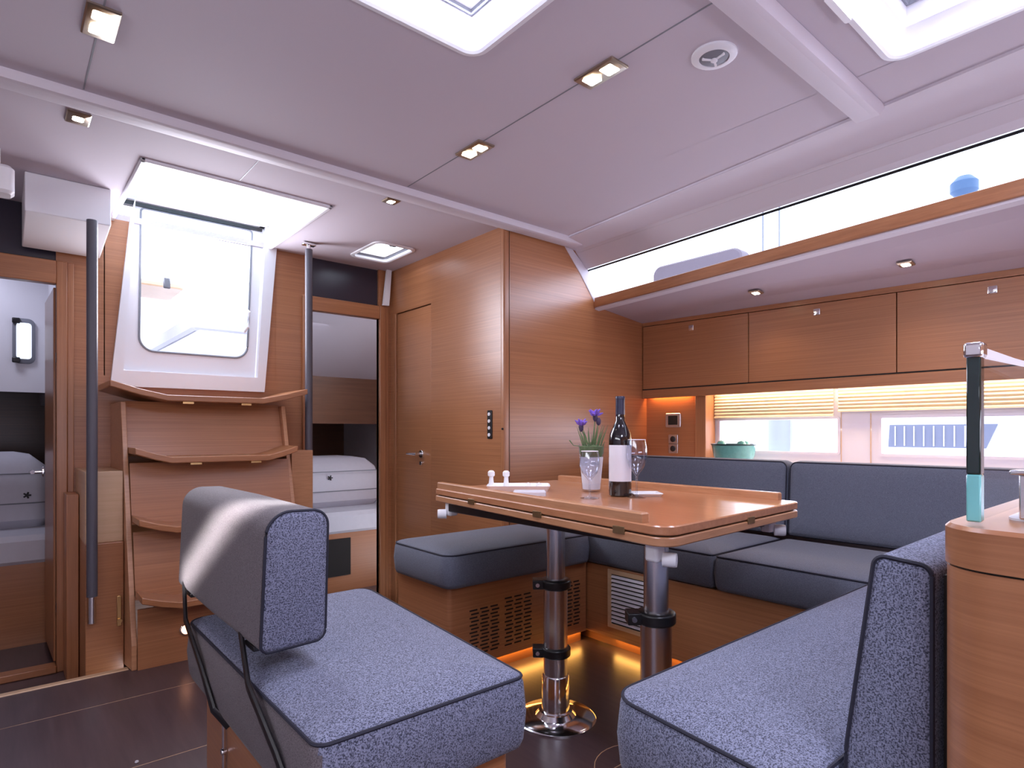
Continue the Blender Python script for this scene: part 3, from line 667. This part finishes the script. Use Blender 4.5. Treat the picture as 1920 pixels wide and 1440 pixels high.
# ------------------------------------------------------------------ lamps
def spotlamp(loc, power, color=(1, .80, .56), size=.03, ang=120):
    l = bpy.data.lights.new('lamp_light', 'SPOT'); l.energy = power; l.color = color; l.shadow_soft_size = size; l.spot_size = math.radians(ang); l.spot_blend = .8
    o = bpy.data.objects.new('lamp_light', l); COL.objects.link(o); o.location = loc; return o
def double_lamp(x, y, lb, rot=0):
    t = thing('double_downlight', lb, 'light', (x, y, CZ), 'double downlights in the ceiling')
    q = M(); q.rings([(x-.040, y-.080), (x+.040, y-.080), (x+.040, y+.080), (x-.040, y+.080)], .004, [(0, CZ), (0, CZ-.005), (.004, CZ-.008)][::1]); q.build('plate', plain('nickel_plate', (.55, .47, .36), .3, metal=1, var=.02, bscale=20) if 'nickel_plate' not in bpy.data.materials else bpy.data.materials['nickel_plate'], t)
    for s in (-1, 1):
        M().rings([(x-.024, y+s*.036-.023), (x+.024, y+s*.036-.023), (x+.024, y+s*.036+.023), (x-.024, y+s*.036+.023)], .006, [(0, CZ-.008), (.003, CZ-.010)]).build('lens', lamp_w, t)
    spotlamp((x, y, CZ-.03), 3.5)
    return t
double_lamp(1.44, 1.27, 'double downlight nearest the round speaker')
double_lamp(1.447, 1.94, 'double downlight in line behind, farther from the speaker')
double_lamp(.212, 2.0, 'double downlight at the upper left corner of the ceiling')
def single_lamp(x, y, z, lb, nrm=(0, 0, -1), w=.052, l=.036, wide=False):
    t = thing('downlight', lb, 'light', (x, y, z), 'single downlights')
    qd = Vector((0, 0, 1)).rotation_difference(Vector(nrm).normalized()).to_matrix().to_4x4(); mt = Matrix.Translation((x, y, z)) @ qd
    ww = w if not wide else .085
    M().rings([(-ww*.6, -l), (ww*.6, -l), (ww*.6, l), (-ww*.6, l)], .004, [(0, 0), (0, .004), (.004, .007)], mt).build('plate', bpy.data.materials['nickel_plate'], t)
    M().rings([(-.019, -.017), (.019, -.017), (.019, .017), (-.019, .017)], .008, [(0, .007), (.003, .009)], mt).build('lens', lamp_w, t)
    spotlamp(Vector((x, y, z))+Vector(nrm).normalized()*.03, 2.0)
    return t
single_lamp(.214, 2.66, CZ, 'wide single downlight aft of the left end of the beam', wide=True)
single_lamp(1.454, 2.63, CZ, 'single downlight aft of the beam above the stairs passage')
nS = (S1[1]-S1[0]).cross(S2[0]-S1[0]).normalized(); nS = nS if nS.z < 0 else -nS
def soff(y, f):
    a = S1[0].lerp(S1[1], (YA-y)/(YA-YF)); b = S2[0].lerp(S2[1], (YA-y)/(YA-YF)); return a.lerp(b, f)
for y, lb in ((1.62, 'downlight under the ledge nearer the bulkhead'), (.905, 'downlight under the ledge nearer the camera')):
    p = soff(y, .52)+nS*.002+Vector((0, 0, -.014))
    single_lamp(p.x, p.y, p.z, lb, tuple(nS), w=.05, l=.03)
spk = thing('ceiling_speaker', 'round white speaker with grey grille in the ceiling', 'speaker', (1.63, .99, CZ))
M().lathe([(.066, 0), (.066, -.006), (.058, -.012), (.044, -.012), (.042, -.006)], (1.63, .99, CZ), 32).build('rim', white_pl, spk)
M().lathe([(.044, -.004), (.043, -.009), (.030, -.014), (.001, -.016)], (1.63, .99, CZ), 32).build('grille', grey_pl, spk)
q = M()
for k in range(3):
    a = k*PI*2/3+.4; q.box(0, .036, -.003, .003, -.018, -.012, Matrix.Translation((1.63, .99, CZ)) @ Matrix.Rotation(a, 4, 'Z'))
q.lathe([(.010, -.012), (.010, -.020), (.007, -.021)], (1.63, .99, CZ), 12); q.build('spider', white_pl, spk)

# LED strips: toe kick and window valance
area('led_kick_aft', (1.87, 2.125, -.006), (0, -.6, -1), .78, .02, 1.1, (1, .48, .10))
area('led_kick_hull', (2.315, 1.45, -.006), (-.6, 0, -1), .02, 1.0, 1.1, (1, .48, .10))
area('led_valance', (3.38, .9, 1.258), (.3, 0, -1), .02, 2.3, 6.5, (1, .76, .50))
area('led_niche', (3.345, 2.35, 1.255), (.0, 0, -1), .02, .30, .9, (1, .42, .14))

# ------------------------------------------------------------------ dinette benches (wood bases)
ba = thing('aft_bench_base', 'oak bench base with slotted vents in front of the partition', 'bench', (1.85, 2.3, FZ))
M().box(1.43, 2.262, 2.13, 2.50, FZ, .0).build('plinth', wood_h, ba)
M().rings([(1.425, 2.092), (2.262, 2.092), (2.262, 2.51), (1.425, 2.51)], [.02, .002, .002, .002], [(0, 0), (0, .345)]).build('carcass', wood_h, ba, smooth=30)
sl_ = M()
def slots(x0, x1, n, rows, z0, z1):
    for r in range(rows):
        for c in range(n):
            xa = x0+(x1-x0)*(c+.06+(.14 if r % 2 else 0))/n; xb = xa+(x1-x0)*.72/n; z = z0+(z1-z0)*r/(rows-1)
            sl_.box(xa, xb, 2.0905, 2.0925, z-.0032, z+.0032)
slots(1.53, 1.70, 3, 13, .045, .235); slots(1.725, 1.895, 3, 13, .045, .255); slots(2.06, 2.22, 3, 13, .05, .26)
tag(sl_.build('vent_slots', dark_void, ba, smooth=0), None, None, kind='stuff')
M().disc((1.425, 2.47, .17), (-1, 0, 0), .010, .008).build('magnet_catch', black_pl, ba)
hb = thing('hull_settee_base', 'oak settee base along the hull with white louvred grille', 'bench', (2.5, 1.5, FZ))
M().box(2.33, 3.0, .36, 2.50, FZ, .0).build('plinth', wood_h, hb)
M().box(2.27, 3.0, .36, 2.50, 0, .345).build('carcass', wood_h, hb, smooth=0, bevel=.002)
gx = 2.268
q = M(); q.box(gx-.006, gx, 1.70, 1.95, .055, .075); q.box(gx-.006, gx, 1.70, 1.95, .315, .335); q.box(gx-.006, gx, 1.70, 1.722, .075, .315); q.box(gx-.006, gx, 1.928, 1.95, .075, .315)
gr = q.build('grille_frame', wood_pale, hb, smooth=0)
M().box(gx-.001, gx+.001, 1.72, 1.93, .075, .315).build('grille_backing', dark_void, hb)
s0 = None
for k in range(12):
    z = .083+k*.0195
    if s0 is None:
        s0 = M().slab([(gx-.007, 1.722, z), (gx-.007, 1.928, z), (gx-.002, 1.928, z+.012), (gx-.002, 1.722, z+.012)], .002).build('slat', white_vinyl, gr, smooth=0)
    else:
        c = s0.copy(); COL.objects.link(c); c.location = Vector(s0.location)+Vector((0, 0, k*.0195)); c.parent = gr
fb = thing('forward_bench_base', 'pale oak base under the right foreground seat', 'bench', (1.5, .5, FZ))
M().box(1.02, 2.26, .27, .70, FZ, .0).build('plinth', wood_h, fb)
M().rings([(.93, .27), (2.262, .27), (2.262, .745), (.93, .745)], [.002, .002, .002, .04], [(0, 0), (0, .335)]).build('carcass', wood_h, fb, smooth=30)

# ------------------------------------------------------------------ cushions
def cushion(name, lb, pts, z0, T, mt, r=.045, group=None, crown=.012, mtx=None, loc=None, rt=.022, pipe=True, both=False, cat='cushion', side_mat=None):
    prof = [(rt, z0), (rt*.3, z0+rt*.3), (0, z0+rt), (-.006, z0+T*.5), (0, z0+T-rt), (rt*.28, z0+T-rt*.3), (rt, z0+T)]+([(rt+.03, z0+T+crown*.6), (rt+.08, z0+T+crown), (rt+.12, z0+T+crown*1.1)] if crown else [])
    c0 = Vector((sum(p[0] for p in pts)/len(pts), sum(p[1] for p in pts)/len(pts), z0))
    if mtx is not None: c0 = mtx @ c0
    t = thing(name, lb, cat, tuple(c0), group)
    M().rings(pts, r, prof, mtx).build('cover', mt, t, smooth=60)
    if pipe:
        zs = [z0+T-rt*.35] + ([z0+rt*.35] if both else [])
        for z in zs:
            pl = [(x, y, z) for x, y in rpoly(pts, r, rt*.22, 6)]
            if mtx is not None: pl = [tuple(mtx @ Vector(p)) for p in pl]
            M().tube(pl, .0035, 6, closed=True).build('piping', pipe_m, t)
    return t
cushion('seat_cushion', 'grey seat cushion on the slotted bench before the partition', [(1.395, 2.055), (2.25, 2.055), (2.25, 2.53), (1.395, 2.53)], .347, .15, fab_far, r=[.06, .02, .02, .06], group='seat cushions')
cushion('seat_cushion', 'grey hull settee seat cushion in the aft corner', [(2.255, 1.375), (2.86, 1.375), (2.86, 2.53), (2.255, 2.53)], .347, .15, fab_far, r=.02, group='seat cushions')
cushion('seat_cushion', 'grey hull settee seat cushion beyond the foreground seat', [(2.245, .25), (2.86, .25), (2.86, 1.365), (2.245, 1.365)], .347, .15, fab_far, r=.02, group='seat cushions')
cushion('seat_cushion', 'textured blue grey seat cushion at lower right foreground', [(.86, .385), (2.238, .385), (2.238, .78), (.905, .78)], .337, .16, fab, r=[.02, .02, .02, .07], group='seat cushions')
cushion('seat_cushion', 'textured blue grey seat cushion on the left foreground bench', [(.385, .945), (.845, .945), (.925, 1.83), (.385, 1.83)], .337, .16, fab, r=[.03, .03, .05, .05], group='seat cushions')
cv = bpy.data.objects['seat_cushion.004'].children[0]; cv.data.materials.append(fab_shade)
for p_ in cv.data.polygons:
    if p_.normal.x < -.6: p_.material_index = 1  # port-facing side takes the shaded fabric tone
# backs: footprint drawn in (along, height), thickness across
def backmat(px, py, pz, along, thick):
    a = Vector(along).normalized(); t = Vector(thick).normalized()
    return Matrix(((a.x, 0, t.x, px), (a.y, 0, t.y, py), (0, 1, 0, pz), (0, 0, 0, 1)))
tilt = Matrix.Rotation(math.radians(4), 4, 'Y')
def hullback(y0, y1, lb):
    L_ = y1-y0
    mt = Matrix.Translation((2.99, y0, .50)) @ tilt @ Matrix(((0, 0, -1, 0), (1, 0, 0, 0), (0, 1, 0, 0), (0, 0, 0, 1)))
    return cushion('back_cushion', lb, [(0, 0), (L_, 0), (L_, .355), (0, .355)], 0, .12, fab_far, r=[.02, .02, .035, .035], group='back cushions', mtx=mt, crown=.008, both=True)
hullback(1.368, 2.42, 'grey back cushion against the hull under the green bowl')
hullback(.30, 1.358, 'grey back cushion against the hull nearer the camera')
# foreground right back: end profile drawn in (y, z), swept along x
mt = Matrix(((0, 0, 1, .985), (1, 0, 0, 0), (0, 1, 0, 0), (0, 0, 0, 1)))
cushion('back_cushion', 'textured blue grey back cushion at right foreground beside the cabinet', [(.262, .340), (.380, .340), (.378, .52), (.338, .822), (.262, .815)], 0, 1.25, fab, r=[.01, .01, .3, .018, .018], group='back cushions', mtx=mt, crown=.0, both=True, rt=.010)
# foreground left backrest: fore-and-aft, standing on its bars
t = thing('flip_back_cushion', 'thick blue grey flip backrest on the left foreground bench', 'cushion', (.46, 1.6, .56), 'back cushions')
bp_ = [(.393, .556), (.530, .560), (.537, .838), (.406, .842)]
mt = Matrix(((1, 0, 0, 0), (0, 0, 1, 1.235), (0, 1, 0, 0), (0, 0, 0, 1)))
rad = [.018, .025, .035, .052]
cv = M().rings(bp_, rad, [(.014, 0), (.004, .004), (0, .016), (-.003, .38), (0, .72), (.008, .752), (.03, .768)], mt, seg=8).build('cover', fab, t, smooth=60)
cv.data.materials.append(fab_shade)
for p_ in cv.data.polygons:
    if p_.normal.y > -.5 and (p_.normal.x < -.25 or p_.normal.z > .35): p_.material_index = 1  # shade on back and top painted with the darker fabric
for z_ in (.006,):
    M().tube([tuple(mt @ Vector((x, y, z_))) for x, y in rpoly(bp_, rad, .002, 8)], .0035, 6, closed=True).build('piping', pipe_m, t)

# left foreground bench
lb_ = thing('flip_bench', 'oak centre bench with flip backrest bars in left foreground', 'bench', (.62, 1.4, FZ))
M().rings([(.425, .99), (.83, .99), (.90, 1.79), (.425, 1.79)], .02, [(0, FZ), (0, .335)]).build('carcass', wood_h, lb_, smooth=30)
for ya, za, yb, zb in ((1.93, .585, 1.60, .43), (1.40, .575, 1.08, .43)):
    M().tube([(.402, ya, za), (.372, (ya+yb)/2, (za+zb)/2), (.372, yb, zb), (.376, yb-.09, zb-.07), (.405, yb-.11, zb-.11)], .011, 8, flat=.5).build('backrest_bar', black_pl, lb_)
M().box(.40, .52, 1.30, 1.36, .545, .556).build('cushion_bracket', black_pl, lb_, bevel=.002)
M().box(.40, .52, 1.84, 1.90, .545, .556).build('cushion_bracket', black_pl, lb_, bevel=.002)
M().tube([(.418, 1.586, .10), (.418, 1.586, .33)], .004, 8).disc((.424, 1.586, .22), (-1, 0, 0), .008, .012).build('chrome_rod', chrome, lb_)
# folded throw tucked behind the seat
th = M()
th.slab([(.381, 1.80, .50), (.379, 1.40, .48), (.372, 1.30, .38), (.376, 1.55, .44), (.376, 1.86, .41)], -.008)
tag(th.build('bench_cloth', fab_shade, smooth=0, bevel=.003), 'taupe cloth flap hanging behind the left bench cushion', 'cloth') if False else None

# ------------------------------------------------------------------ table
TZ = .77
hinge_m = plain('aged_brass', (.25, .15, .07), .45, metal=.8, var=.05, bscale=40)
tb = thing('saloon_table', 'oak folding saloon table on two metal pedestals', 'table', (1.65, 1.5, FZ))
A_, B_, C_, D_ = (1.225, .87), (2.04, .92), (2.07, 2.10), (1.37, 2.12)
P = [A_, B_, C_, D_]
M().rings(P, [.05, .03, .03, .03], [(.003, TZ-.024), (0, TZ-.021), (0, TZ-.003), (.003, TZ)], seg=8).build('upper_leaf', wood_table, tb, smooth=30)
M().rings(P, [.05, .03, .03, .03], [(.003, TZ-.052), (0, TZ-.049), (0, TZ-.031), (.003, TZ-.028)], seg=8).build('lower_leaf', wood_edge, tb, smooth=30)
M().rings(P, [.05, .03, .03, .03], [(.012, TZ-.030), (.012, TZ-.022)], seg=8).build('gap', dark_void, tb)
def along(a, b, t): return Vector((a[0]+(b[0]-a[0])*t, a[1]+(b[1]-a[1])*t))
def fiddle(a, b, t0, t1, side):
    p, q_ = along(a, b, t0), along(a, b, t1); d = (q_-p).normalized(); n = Vector((-d.y, d.x))*side
    pts = [tuple(p+n*.006), tuple(q_+n*.006), tuple(q_+n*.034), tuple(p+n*.034)]
    M().rings(pts, .004, [(0, TZ), (0, TZ+.022), (.004, TZ+.026)], seg=3).build('fiddle_rail', wood_edge, tb, smooth=30)
fiddle(A_, D_, .07, .985, -1); fiddle(B_, C_, .05, .97, 1)
for tt in (.42, .13, .75):
    p = along(A_, D_, tt); M().box(p.x-.004, p.x+.006, p.y-.02, p.y+.02, TZ-.036, TZ-.016).build('hinge', hinge_m, tb, bevel=.001)
p = along(A_, B_, .55); M().box(p.x-.02, p.x+.02, p.y-.003, p.y+.006, TZ-.036, TZ-.016).build('hinge', hinge_m, tb, bevel=.001)
M().box(1.36, 1.96, 1.0, 2.0, TZ-.085, TZ-.052).build('under_frame', black_pl, tb, bevel=.004)
def lock(x, y, dx, dy):
    z = TZ-.10
    q = M(); q.box(x-.02, x+.02, y-.02, y+.02, TZ-.105, TZ-.051); lk_ = q.build('leaf_lock', white_pl, tb, bevel=.008)
    M().disc((x+dx*.02, y+dy*.02, TZ-.098), (dx, dy, 0), .019, .035).build('lock_knob', white_pl, lk_)
lock(1.30, .96, .45, -.9); lock(1.39, 2.02, -.8, .6); lock(1.98, 1.0, .5, -.8)
def pedestal(x, y, zs, zcol):
    pd = M().tube([(x, y, FZ+.02), (x, y, zcol[-1])], .0445, 28).build('pedestal', alu, tb)
    M().tube([(x, y, zcol[-1]), (x, y, TZ-.053)], .035, 28).build('inner_tube', alu, pd)
    M().lathe([(.150, 0), (.150, .006), (.142, .012), (.075, .016), (.062, .03), (.062, .034), (.052, .036), (.050, .16), (.046, .165)], (x, y, FZ), 40).build('floor_flange', chrome, pd)
    M().lathe([(.055, 0), (.09, .008), (.09, .02)], (x, y, TZ-.072), 28).build('top_flange', alu, pd)
    for z in zcol:
        q = M(); q.lathe([(.050, -.018), (.056, -.014), (.056, .014), (.050, .018), (.030, .018)], (x, y, z), 28)
        ax = Vector((-.763, .646, 0)); sd2 = Vector((.646, .763, 0))
        R_ = Matrix(((ax.x, sd2.x, 0, x), (ax.y, sd2.y, 0, y), (0, 0, 1, z), (0, 0, 0, 1)))
        q.box(.045, .085, -.028, .028, -.017, .017, R_)
        c_ = q.build('clamp_collar', black_pl, pd, bevel=.003)
        q = M(); q.disc(R_ @ Vector((.068, -.026, 0)), -sd2, .008, .008, 10); q.build('clamp_screw', chrome, c_)
pedestal(1.575, 1.61, 0, [.19, .44]); pedestal(1.44, 1.06, 0, [.47])

# ------------------------------------------------------------------ things on the table
wbn = thing('wine_bottle', 'dark wine bottle with white label on the table', 'bottle', (1.716, 1.42, TZ))
M().lathe([(.030, 0), (.040, .004), (.041, .02), (.041, .20), (.038, .225), (.025, .255), (.017, .272), (.0155, .30), (.0155, .348)], (1.716, 1.42, TZ), 32).build('glass_body', bottle_m, wbn)
M().lathe([(.0165, 0), (.0165, .055), (.0175, .056), (.0175, .063), (.016, .066), (.001, .066)], (1.716, 1.42, TZ+.295), 24).build('capsule', plain('navy_capsule', (.02, .02, .05), .35, var=.1, bscale=30), wbn)
q = M(); n = 20; c0, zb, zt_ = math.atan2(-1.42, -1.716), TZ+.055, TZ+.185
for i in range(n):
    a0, a1 = c0-1.25+2.5*i/n, c0-1.25+2.5*(i+1)/n
    q.add([(1.716+.0418*math.cos(a), 1.42+.0418*math.sin(a), z) for z in (zb, zt_) for a in (a0, a1)], [(0, 1, 3, 2)])
q.build('label', paper, wbn, smooth=60)
def wineglass(x, y, h, rb, lb, stem=.42):
    t = thing('wine_glass', lb, 'glass', (x, y, TZ), 'glasses on the table')
    s = h*stem
    M().lathe([(.033, 0), (.033, .002), (.008, .006), (.004, .014), (.004, s-.01), (.010, s), (rb*.75, s+h*.12), (rb, s+h*.27), (rb*.97, s+h*.42), (rb*.82, h), (rb*.80, h), (rb*.94, s+h*.42), (rb*.97, s+h*.27), (rb*.72, s+h*.13), (.002, s+.004)], (x, y, TZ), 32).build('glass_body', stemware, t)
    M().tube([(x+rb*.81*math.cos(a*PI/14), y+rb*.81*math.sin(a*PI/14), TZ+h) for a in range(28)], .0012, 6, closed=True).build('rim', white_pl, t)
    return t
wineglass(1.715, 1.345, .205, .037, 'tall clear wine glass in front of the wine bottle')
wineglass(1.57, 1.435, .165, .036, 'clear wine glass in front of the lavender pot')
vz = thing('lavender_pot', 'clear glass vase with white wrap holding lavender on the table', 'vase', (1.76, 1.60, TZ))
M().lathe([(.030, 0), (.038, .004), (.044, .10), (.052, .185), (.050, .185), (.042, .10), (.034, .008), (.001, .008)], (1.76, 1.60, TZ), 32).build('vase_glass', clear, vz)
M().lathe([(.030, .009), (.034, .01), (.0425, .10), (.0455, .135), (.001, .135)], (1.76, 1.60, TZ), 32).build('white_wrap', paper, vz)
M().lathe([(.040, .136), (.046, .15), (.048, .175), (.02, .183), (.001, .181)], (1.76, 1.60, TZ), 20).build('moss', green, vz)
random.seed(3)
q = M(); fl_ = M(); cam_r = Vector((.763, -.646, 0))
for k in range(34):
    a = random.uniform(0, 2*PI); rr = random.uniform(.005, .04); l = random.uniform(.03, .10)
    b = Vector((1.76+rr*math.cos(a), 1.60+rr*math.sin(a), TZ+.16)); e = b+Vector((math.cos(a)*l*.35, math.sin(a)*l*.35, l))
    q.tube([b, (b+e)/2+Vector((0, 0, .004)), e], [.0018, .0022, .0005], 5)
q.tube([Vector((1.76, 1.60, TZ+.17)), Vector((1.76, 1.60, TZ+.18))-cam_r*.07, Vector((1.76, 1.60, TZ+.20))-cam_r*.085], [.0015, .0015, .003], 5)
tag(q.build('leaves', green, vz), None, None, kind='stuff')
for dx, zt2 in ((-.040, .245), (.015, .285), (.028, .27)):
    base = Vector((1.76, 1.60, TZ+.15)); top = base+cam_r*dx+Vector((0, 0, zt2-.15)); top2 = top+cam_r*dx*.3
    st_ = M().tube([base, base.lerp(top, .6), top], .002, 6).build('flower_stem', green, vz)
    M().lathe([(.004, 0), (.009, .008), (.010, .02), (.005, .03)], tuple(top-Vector((0, 0, .012))), 10).build('flower_head', plain('dusky_bud', (.06, .04, .09), .8, var=.3, bscale=100) if 'dusky_bud' not in bpy.data.materials else bpy.data.materials['dusky_bud'], st_)
    if dx != .028:
        pq = M()
        for k in range(9):
            a = 2*PI*k/9; d = Vector((math.cos(a), math.sin(a), random.uniform(.2, 1.6))).normalized()
            b = top+Vector((0, 0, .012)); pq.tube([b, b+d*.016, b+d*.032], [.003, .007, .002], 6)
        pq.build('petals', purple, st_)
tr = thing('serving_tray', 'white rectangular serving tray on the table left of the vase', 'tray', (1.52, 1.80, TZ))
TR = Matrix.Translation((1.575, 1.82, 0)) @ Matrix.Rotation(math.radians(-42), 4, 'Z')
q = M(); q.rings([(-.125, -.07), (.125, -.07), (.125, .07), (-.125, .07)], .02, [(.012, TZ), (.0, TZ+.022), (.004, TZ+.024), (.014, TZ+.008), (.03, TZ+.007)], TR); q.build('tray_body', white_pl, tr)
tag(M().rings([(-.06, -.035), (.06, -.035), (.06, .035), (-.06, .035)], .008, [(0, TZ), (0, TZ+.012), (.004, TZ+.016)], Matrix.Translation((1.49, 1.66, 0)) @ Matrix.Rotation(math.radians(-42), 4, 'Z')).build('folded_napkin', linen), 'white folded napkin in front of the tray', 'napkin')
for (x, y), lb in (((1.50, 1.90), 'white shaker standing on the tray, left one'), ((1.54, 1.855), 'white shaker standing on the tray, right one')):
    t = thing('shaker', lb, 'shaker', (x, y, TZ+.008), 'shakers on the tray')
    M().lathe([(.012, 0), (.013, .004), (.009, .03), (.008, .045)], (x, y, TZ+.008), 16).build('body', white_pl, t)
    M().lathe([(.008, .045), (.014, .050), (.014, .064), (.008, .070), (.001, .071)], (x, y, TZ+.008), 16).build('cap', white_pl, t)
for (x, y), lb in (((1.60, 1.79), 'small white pot lid on the tray'), ((1.63, 1.76), 'smallest white knob on the tray nearest the vase')):
    tag(M().lathe([(.010, 0), (.014, .006), (.010, .02), (.001, .024)], (x, y, TZ+.008), 14).build('tray_pot', white_pl), lb, 'pot')
tag(M().rings([(-.055, -.05), (.055, -.05), (.055, .05), (-.055, .05)], .012, [(.01, TZ), (0, TZ+.010), (.003, TZ+.012), (.012, TZ+.006)], Matrix.Translation((1.80, 1.37, 0)) @ Matrix.Rotation(math.radians(-40), 4, 'Z')).build('saucer', white_pl), 'white square saucer beside the tall wine glass', 'saucer')

bw = thing('green_glass_bowl', 'ribbed green glass bowl on the shelf before the hull window', 'bowl', (3.22, 1.83, .815))
M().lathe([(.05, 0), (.09, .006), (.112, .05), (.122, .115), (.117, .115), (.106, .052), (.085, .012), (.001, .010)], (3.22, 1.83, .815), 36).build('bowl_body', glassgreen, bw)
M().tube([(3.22+.121*math.cos(a*PI/18), 1.83+.121*math.sin(a*PI/18), .815+.116) for a in range(36)], .005, 6, closed=True).build('rim', plain('dark_rim', (.02, .06, .06), .3, var=.1, bscale=20), bw)
random.seed(5)
for a, lb in ((2.2, 'round green glass pebble showing over the bowl rim, leftmost'), (-2.0, 'round green glass pebble showing over the bowl rim, in the middle'), (-.6, 'round green glass pebble showing over the bowl rim, rightmost')):
    tag(M().lathe([(.001, -.03), (.018, -.024), (.030, 0), (.018, .024), (.001, .03)], (3.22+.068*math.cos(a), 1.83+.068*math.sin(a), .925), 14).build('glass_pebble', glassgreen), lb, 'pebble', 'pebbles in the green bowl')

# ------------------------------------------------------------------ galley cabinet at right with glass screen
gc = thing('galley_cabinet', 'oak cabinet with rounded corner at right foreground', 'cabinet', (1.4, -.1, FZ))
CP = [(.80, -1.2), (2.0, -1.2), (2.0, .245), (.925, .245)]
CR = [.002, .002, .002, .07]
M().rings(CP, CR, [(0, FZ), (0, .826)], seg=10).build('body', wood_h, gc, smooth=35)
M().rings(CP, CR, [(.003, .8262), (.003, .829)], seg=10).build('joint_line', dark_void, gc)
M().rings(CP, CR, [(-.002, .829), (-.002, .876), (.003, .881)], seg=10).build('top_band', wood_h, gc, smooth=35)
M().rings([(1.0, -.9), (1.9, -.9), (1.9, .195), (1.04, .195)], .03, [(0, .880), (.0, .884), (.003, .886)], seg=5).build('worktop_inlay', gelcoat, gc)
gs = thing('glass_screen', 'upright clear glass screen with dark edge on the cabinet', 'glass screen', (1.3, .215, .88))
M().box(.99, 1.75, .212, .216, .883, 1.112).build('pane', screen_glass, gs, smooth=0)
M().box(.972, .990, .206, .222, .945, 1.100).build('dark_edge', glass_edge, gs, bevel=.002)
M().box(.972, .990, .206, .222, .883, .945).build('aqua_edge', aqua_edge, gs, bevel=.002)
M().box(.968, .994, .203, .225, 1.098, 1.118).build('chrome_cap', chrome, gs, bevel=.004)
M().slab([(.99, .208, 1.113), (1.75, .208, 1.113), (1.75, .150, 1.10), (.99, .205, 1.10)], .003).build('top_rail', gelcoat, gs, smooth=0)
fa = thing('chrome_fitting', 'small chrome T-shaped fitting on the cabinet top', 'fitting', (1.03, .17, .88))
M().box(1.020, 1.040, .160, .176, .886, .945).box(1.008, 1.052, .152, .184, .945, .951).build('bracket', alu, fa, bevel=.002)
# black sheet painted as the shade in the gap behind the foreground back cushion
tag(M().box(1.01, 2.0, .249, .256, FZ+.001, .80).build('gap_shade', dark_void), 'black sheet painted as shade between cabinet and foreground back cushion', 'panel')

# ------------------------------------------------------------------ outside, seen through the side windows
ob = thing('deck_locker', 'grey rounded deck box seen outside the long window', 'deck box', (3.3, 2.1, 1.9))
q = M(); q.rings([(1.80, 1.78), (2.42, 1.78), (2.42, 2.075), (1.80, 2.075)], .06, [(.01, 0), (0, .01), (0, .10), (.01, .11)], Matrix(((0, 0, 1, 3.25), (1, 0, 0, 0), (0, 1, 0, 0), (0, 0, 0, 1)))); q.build('lid', plain('mauve_grey_gelcoat', (.13, .10, .125), .6, var=.03, bscale=9), ob)
ob2 = thing('deck_buoy', 'round blue ball on a post outside the long window', 'buoy', (3.42, .787, 1.70))
struct('trim_5', 'white side deck outside the long window', 'deck', M().box(3.0, 3.62, -1.5, 2.5, 1.745, 1.775).box(3.615, 3.63, -1.6, 2.6, .0, 1.745) if False else M().box(3.05, 3.62, -1.5, 2.5, 1.79, 1.815), gelcoat)
M().lathe([(.001, -.055), (.03, -.048), (.055, -.02), (.055, .02), (.03, .048), (.001, .055)], (3.42, .787, 2.14), 24).build('ball', skyblue, ob2)
M().tube([(3.42, .787, 1.70), (3.42, .787, 2.09)], .008).build('post', chrome, ob2)
for dx, lb in ((0, 'thin rigging wire outside the long window, left of two'), (.1, 'thin rigging wire outside the long window, right of two')):
    tag(M().tube([(3.5, 1.80-dx, 1.5), (3.5, 1.80-dx, 2.7)], .006, 8).build('rigging_wire', grey_pl), lb, 'wire')
nb = thing('neighbouring_boat', 'white hull of the next boat seen through the low hull windows', 'boat', (6.05, 2, -.4))
M().box(6.02, 6.10, -3, 7, -.4, 1.5).build('hull', gelcoat, nb, bevel=.02)
nw = M().slab([(6.018, 1.936, .873), (6.018, 1.24, .873), (6.018, 1.165, 1.067), (6.018, 1.925, 1.067)], .012).build('hull_window', plain('grey_blue_tint', (.16, .17, .24), .4, var=.05, bscale=12), nb, smooth=0)
for k in range(9):
    y = 1.30+k*.072
    M().box(5.996, 6.004, y, y+.008, .885, 1.055).build('bar', gelcoat, nw, smooth=0)
hf = thing('hanging_fender', 'pale blue grey fender hanging outside the hull window nearer the bulkhead', 'fender', (5.85, 2.87, .7))
M().lathe([(.001, 0), (.06, .02), (.10, .08), (.10, .55), (.06, .61), (.001, .63)], (5.9, 2.87, .72), 20).build('body', plain('pale_blue_vinyl', (.30, .31, .42), .5, var=.03, bscale=10), hf)
M().tube([(5.9, 2.87, 1.34), (5.9, 2.87, 1.46), (6.03, 2.87, 1.49)], .008, 8).build('lanyard', grey_pl, hf)
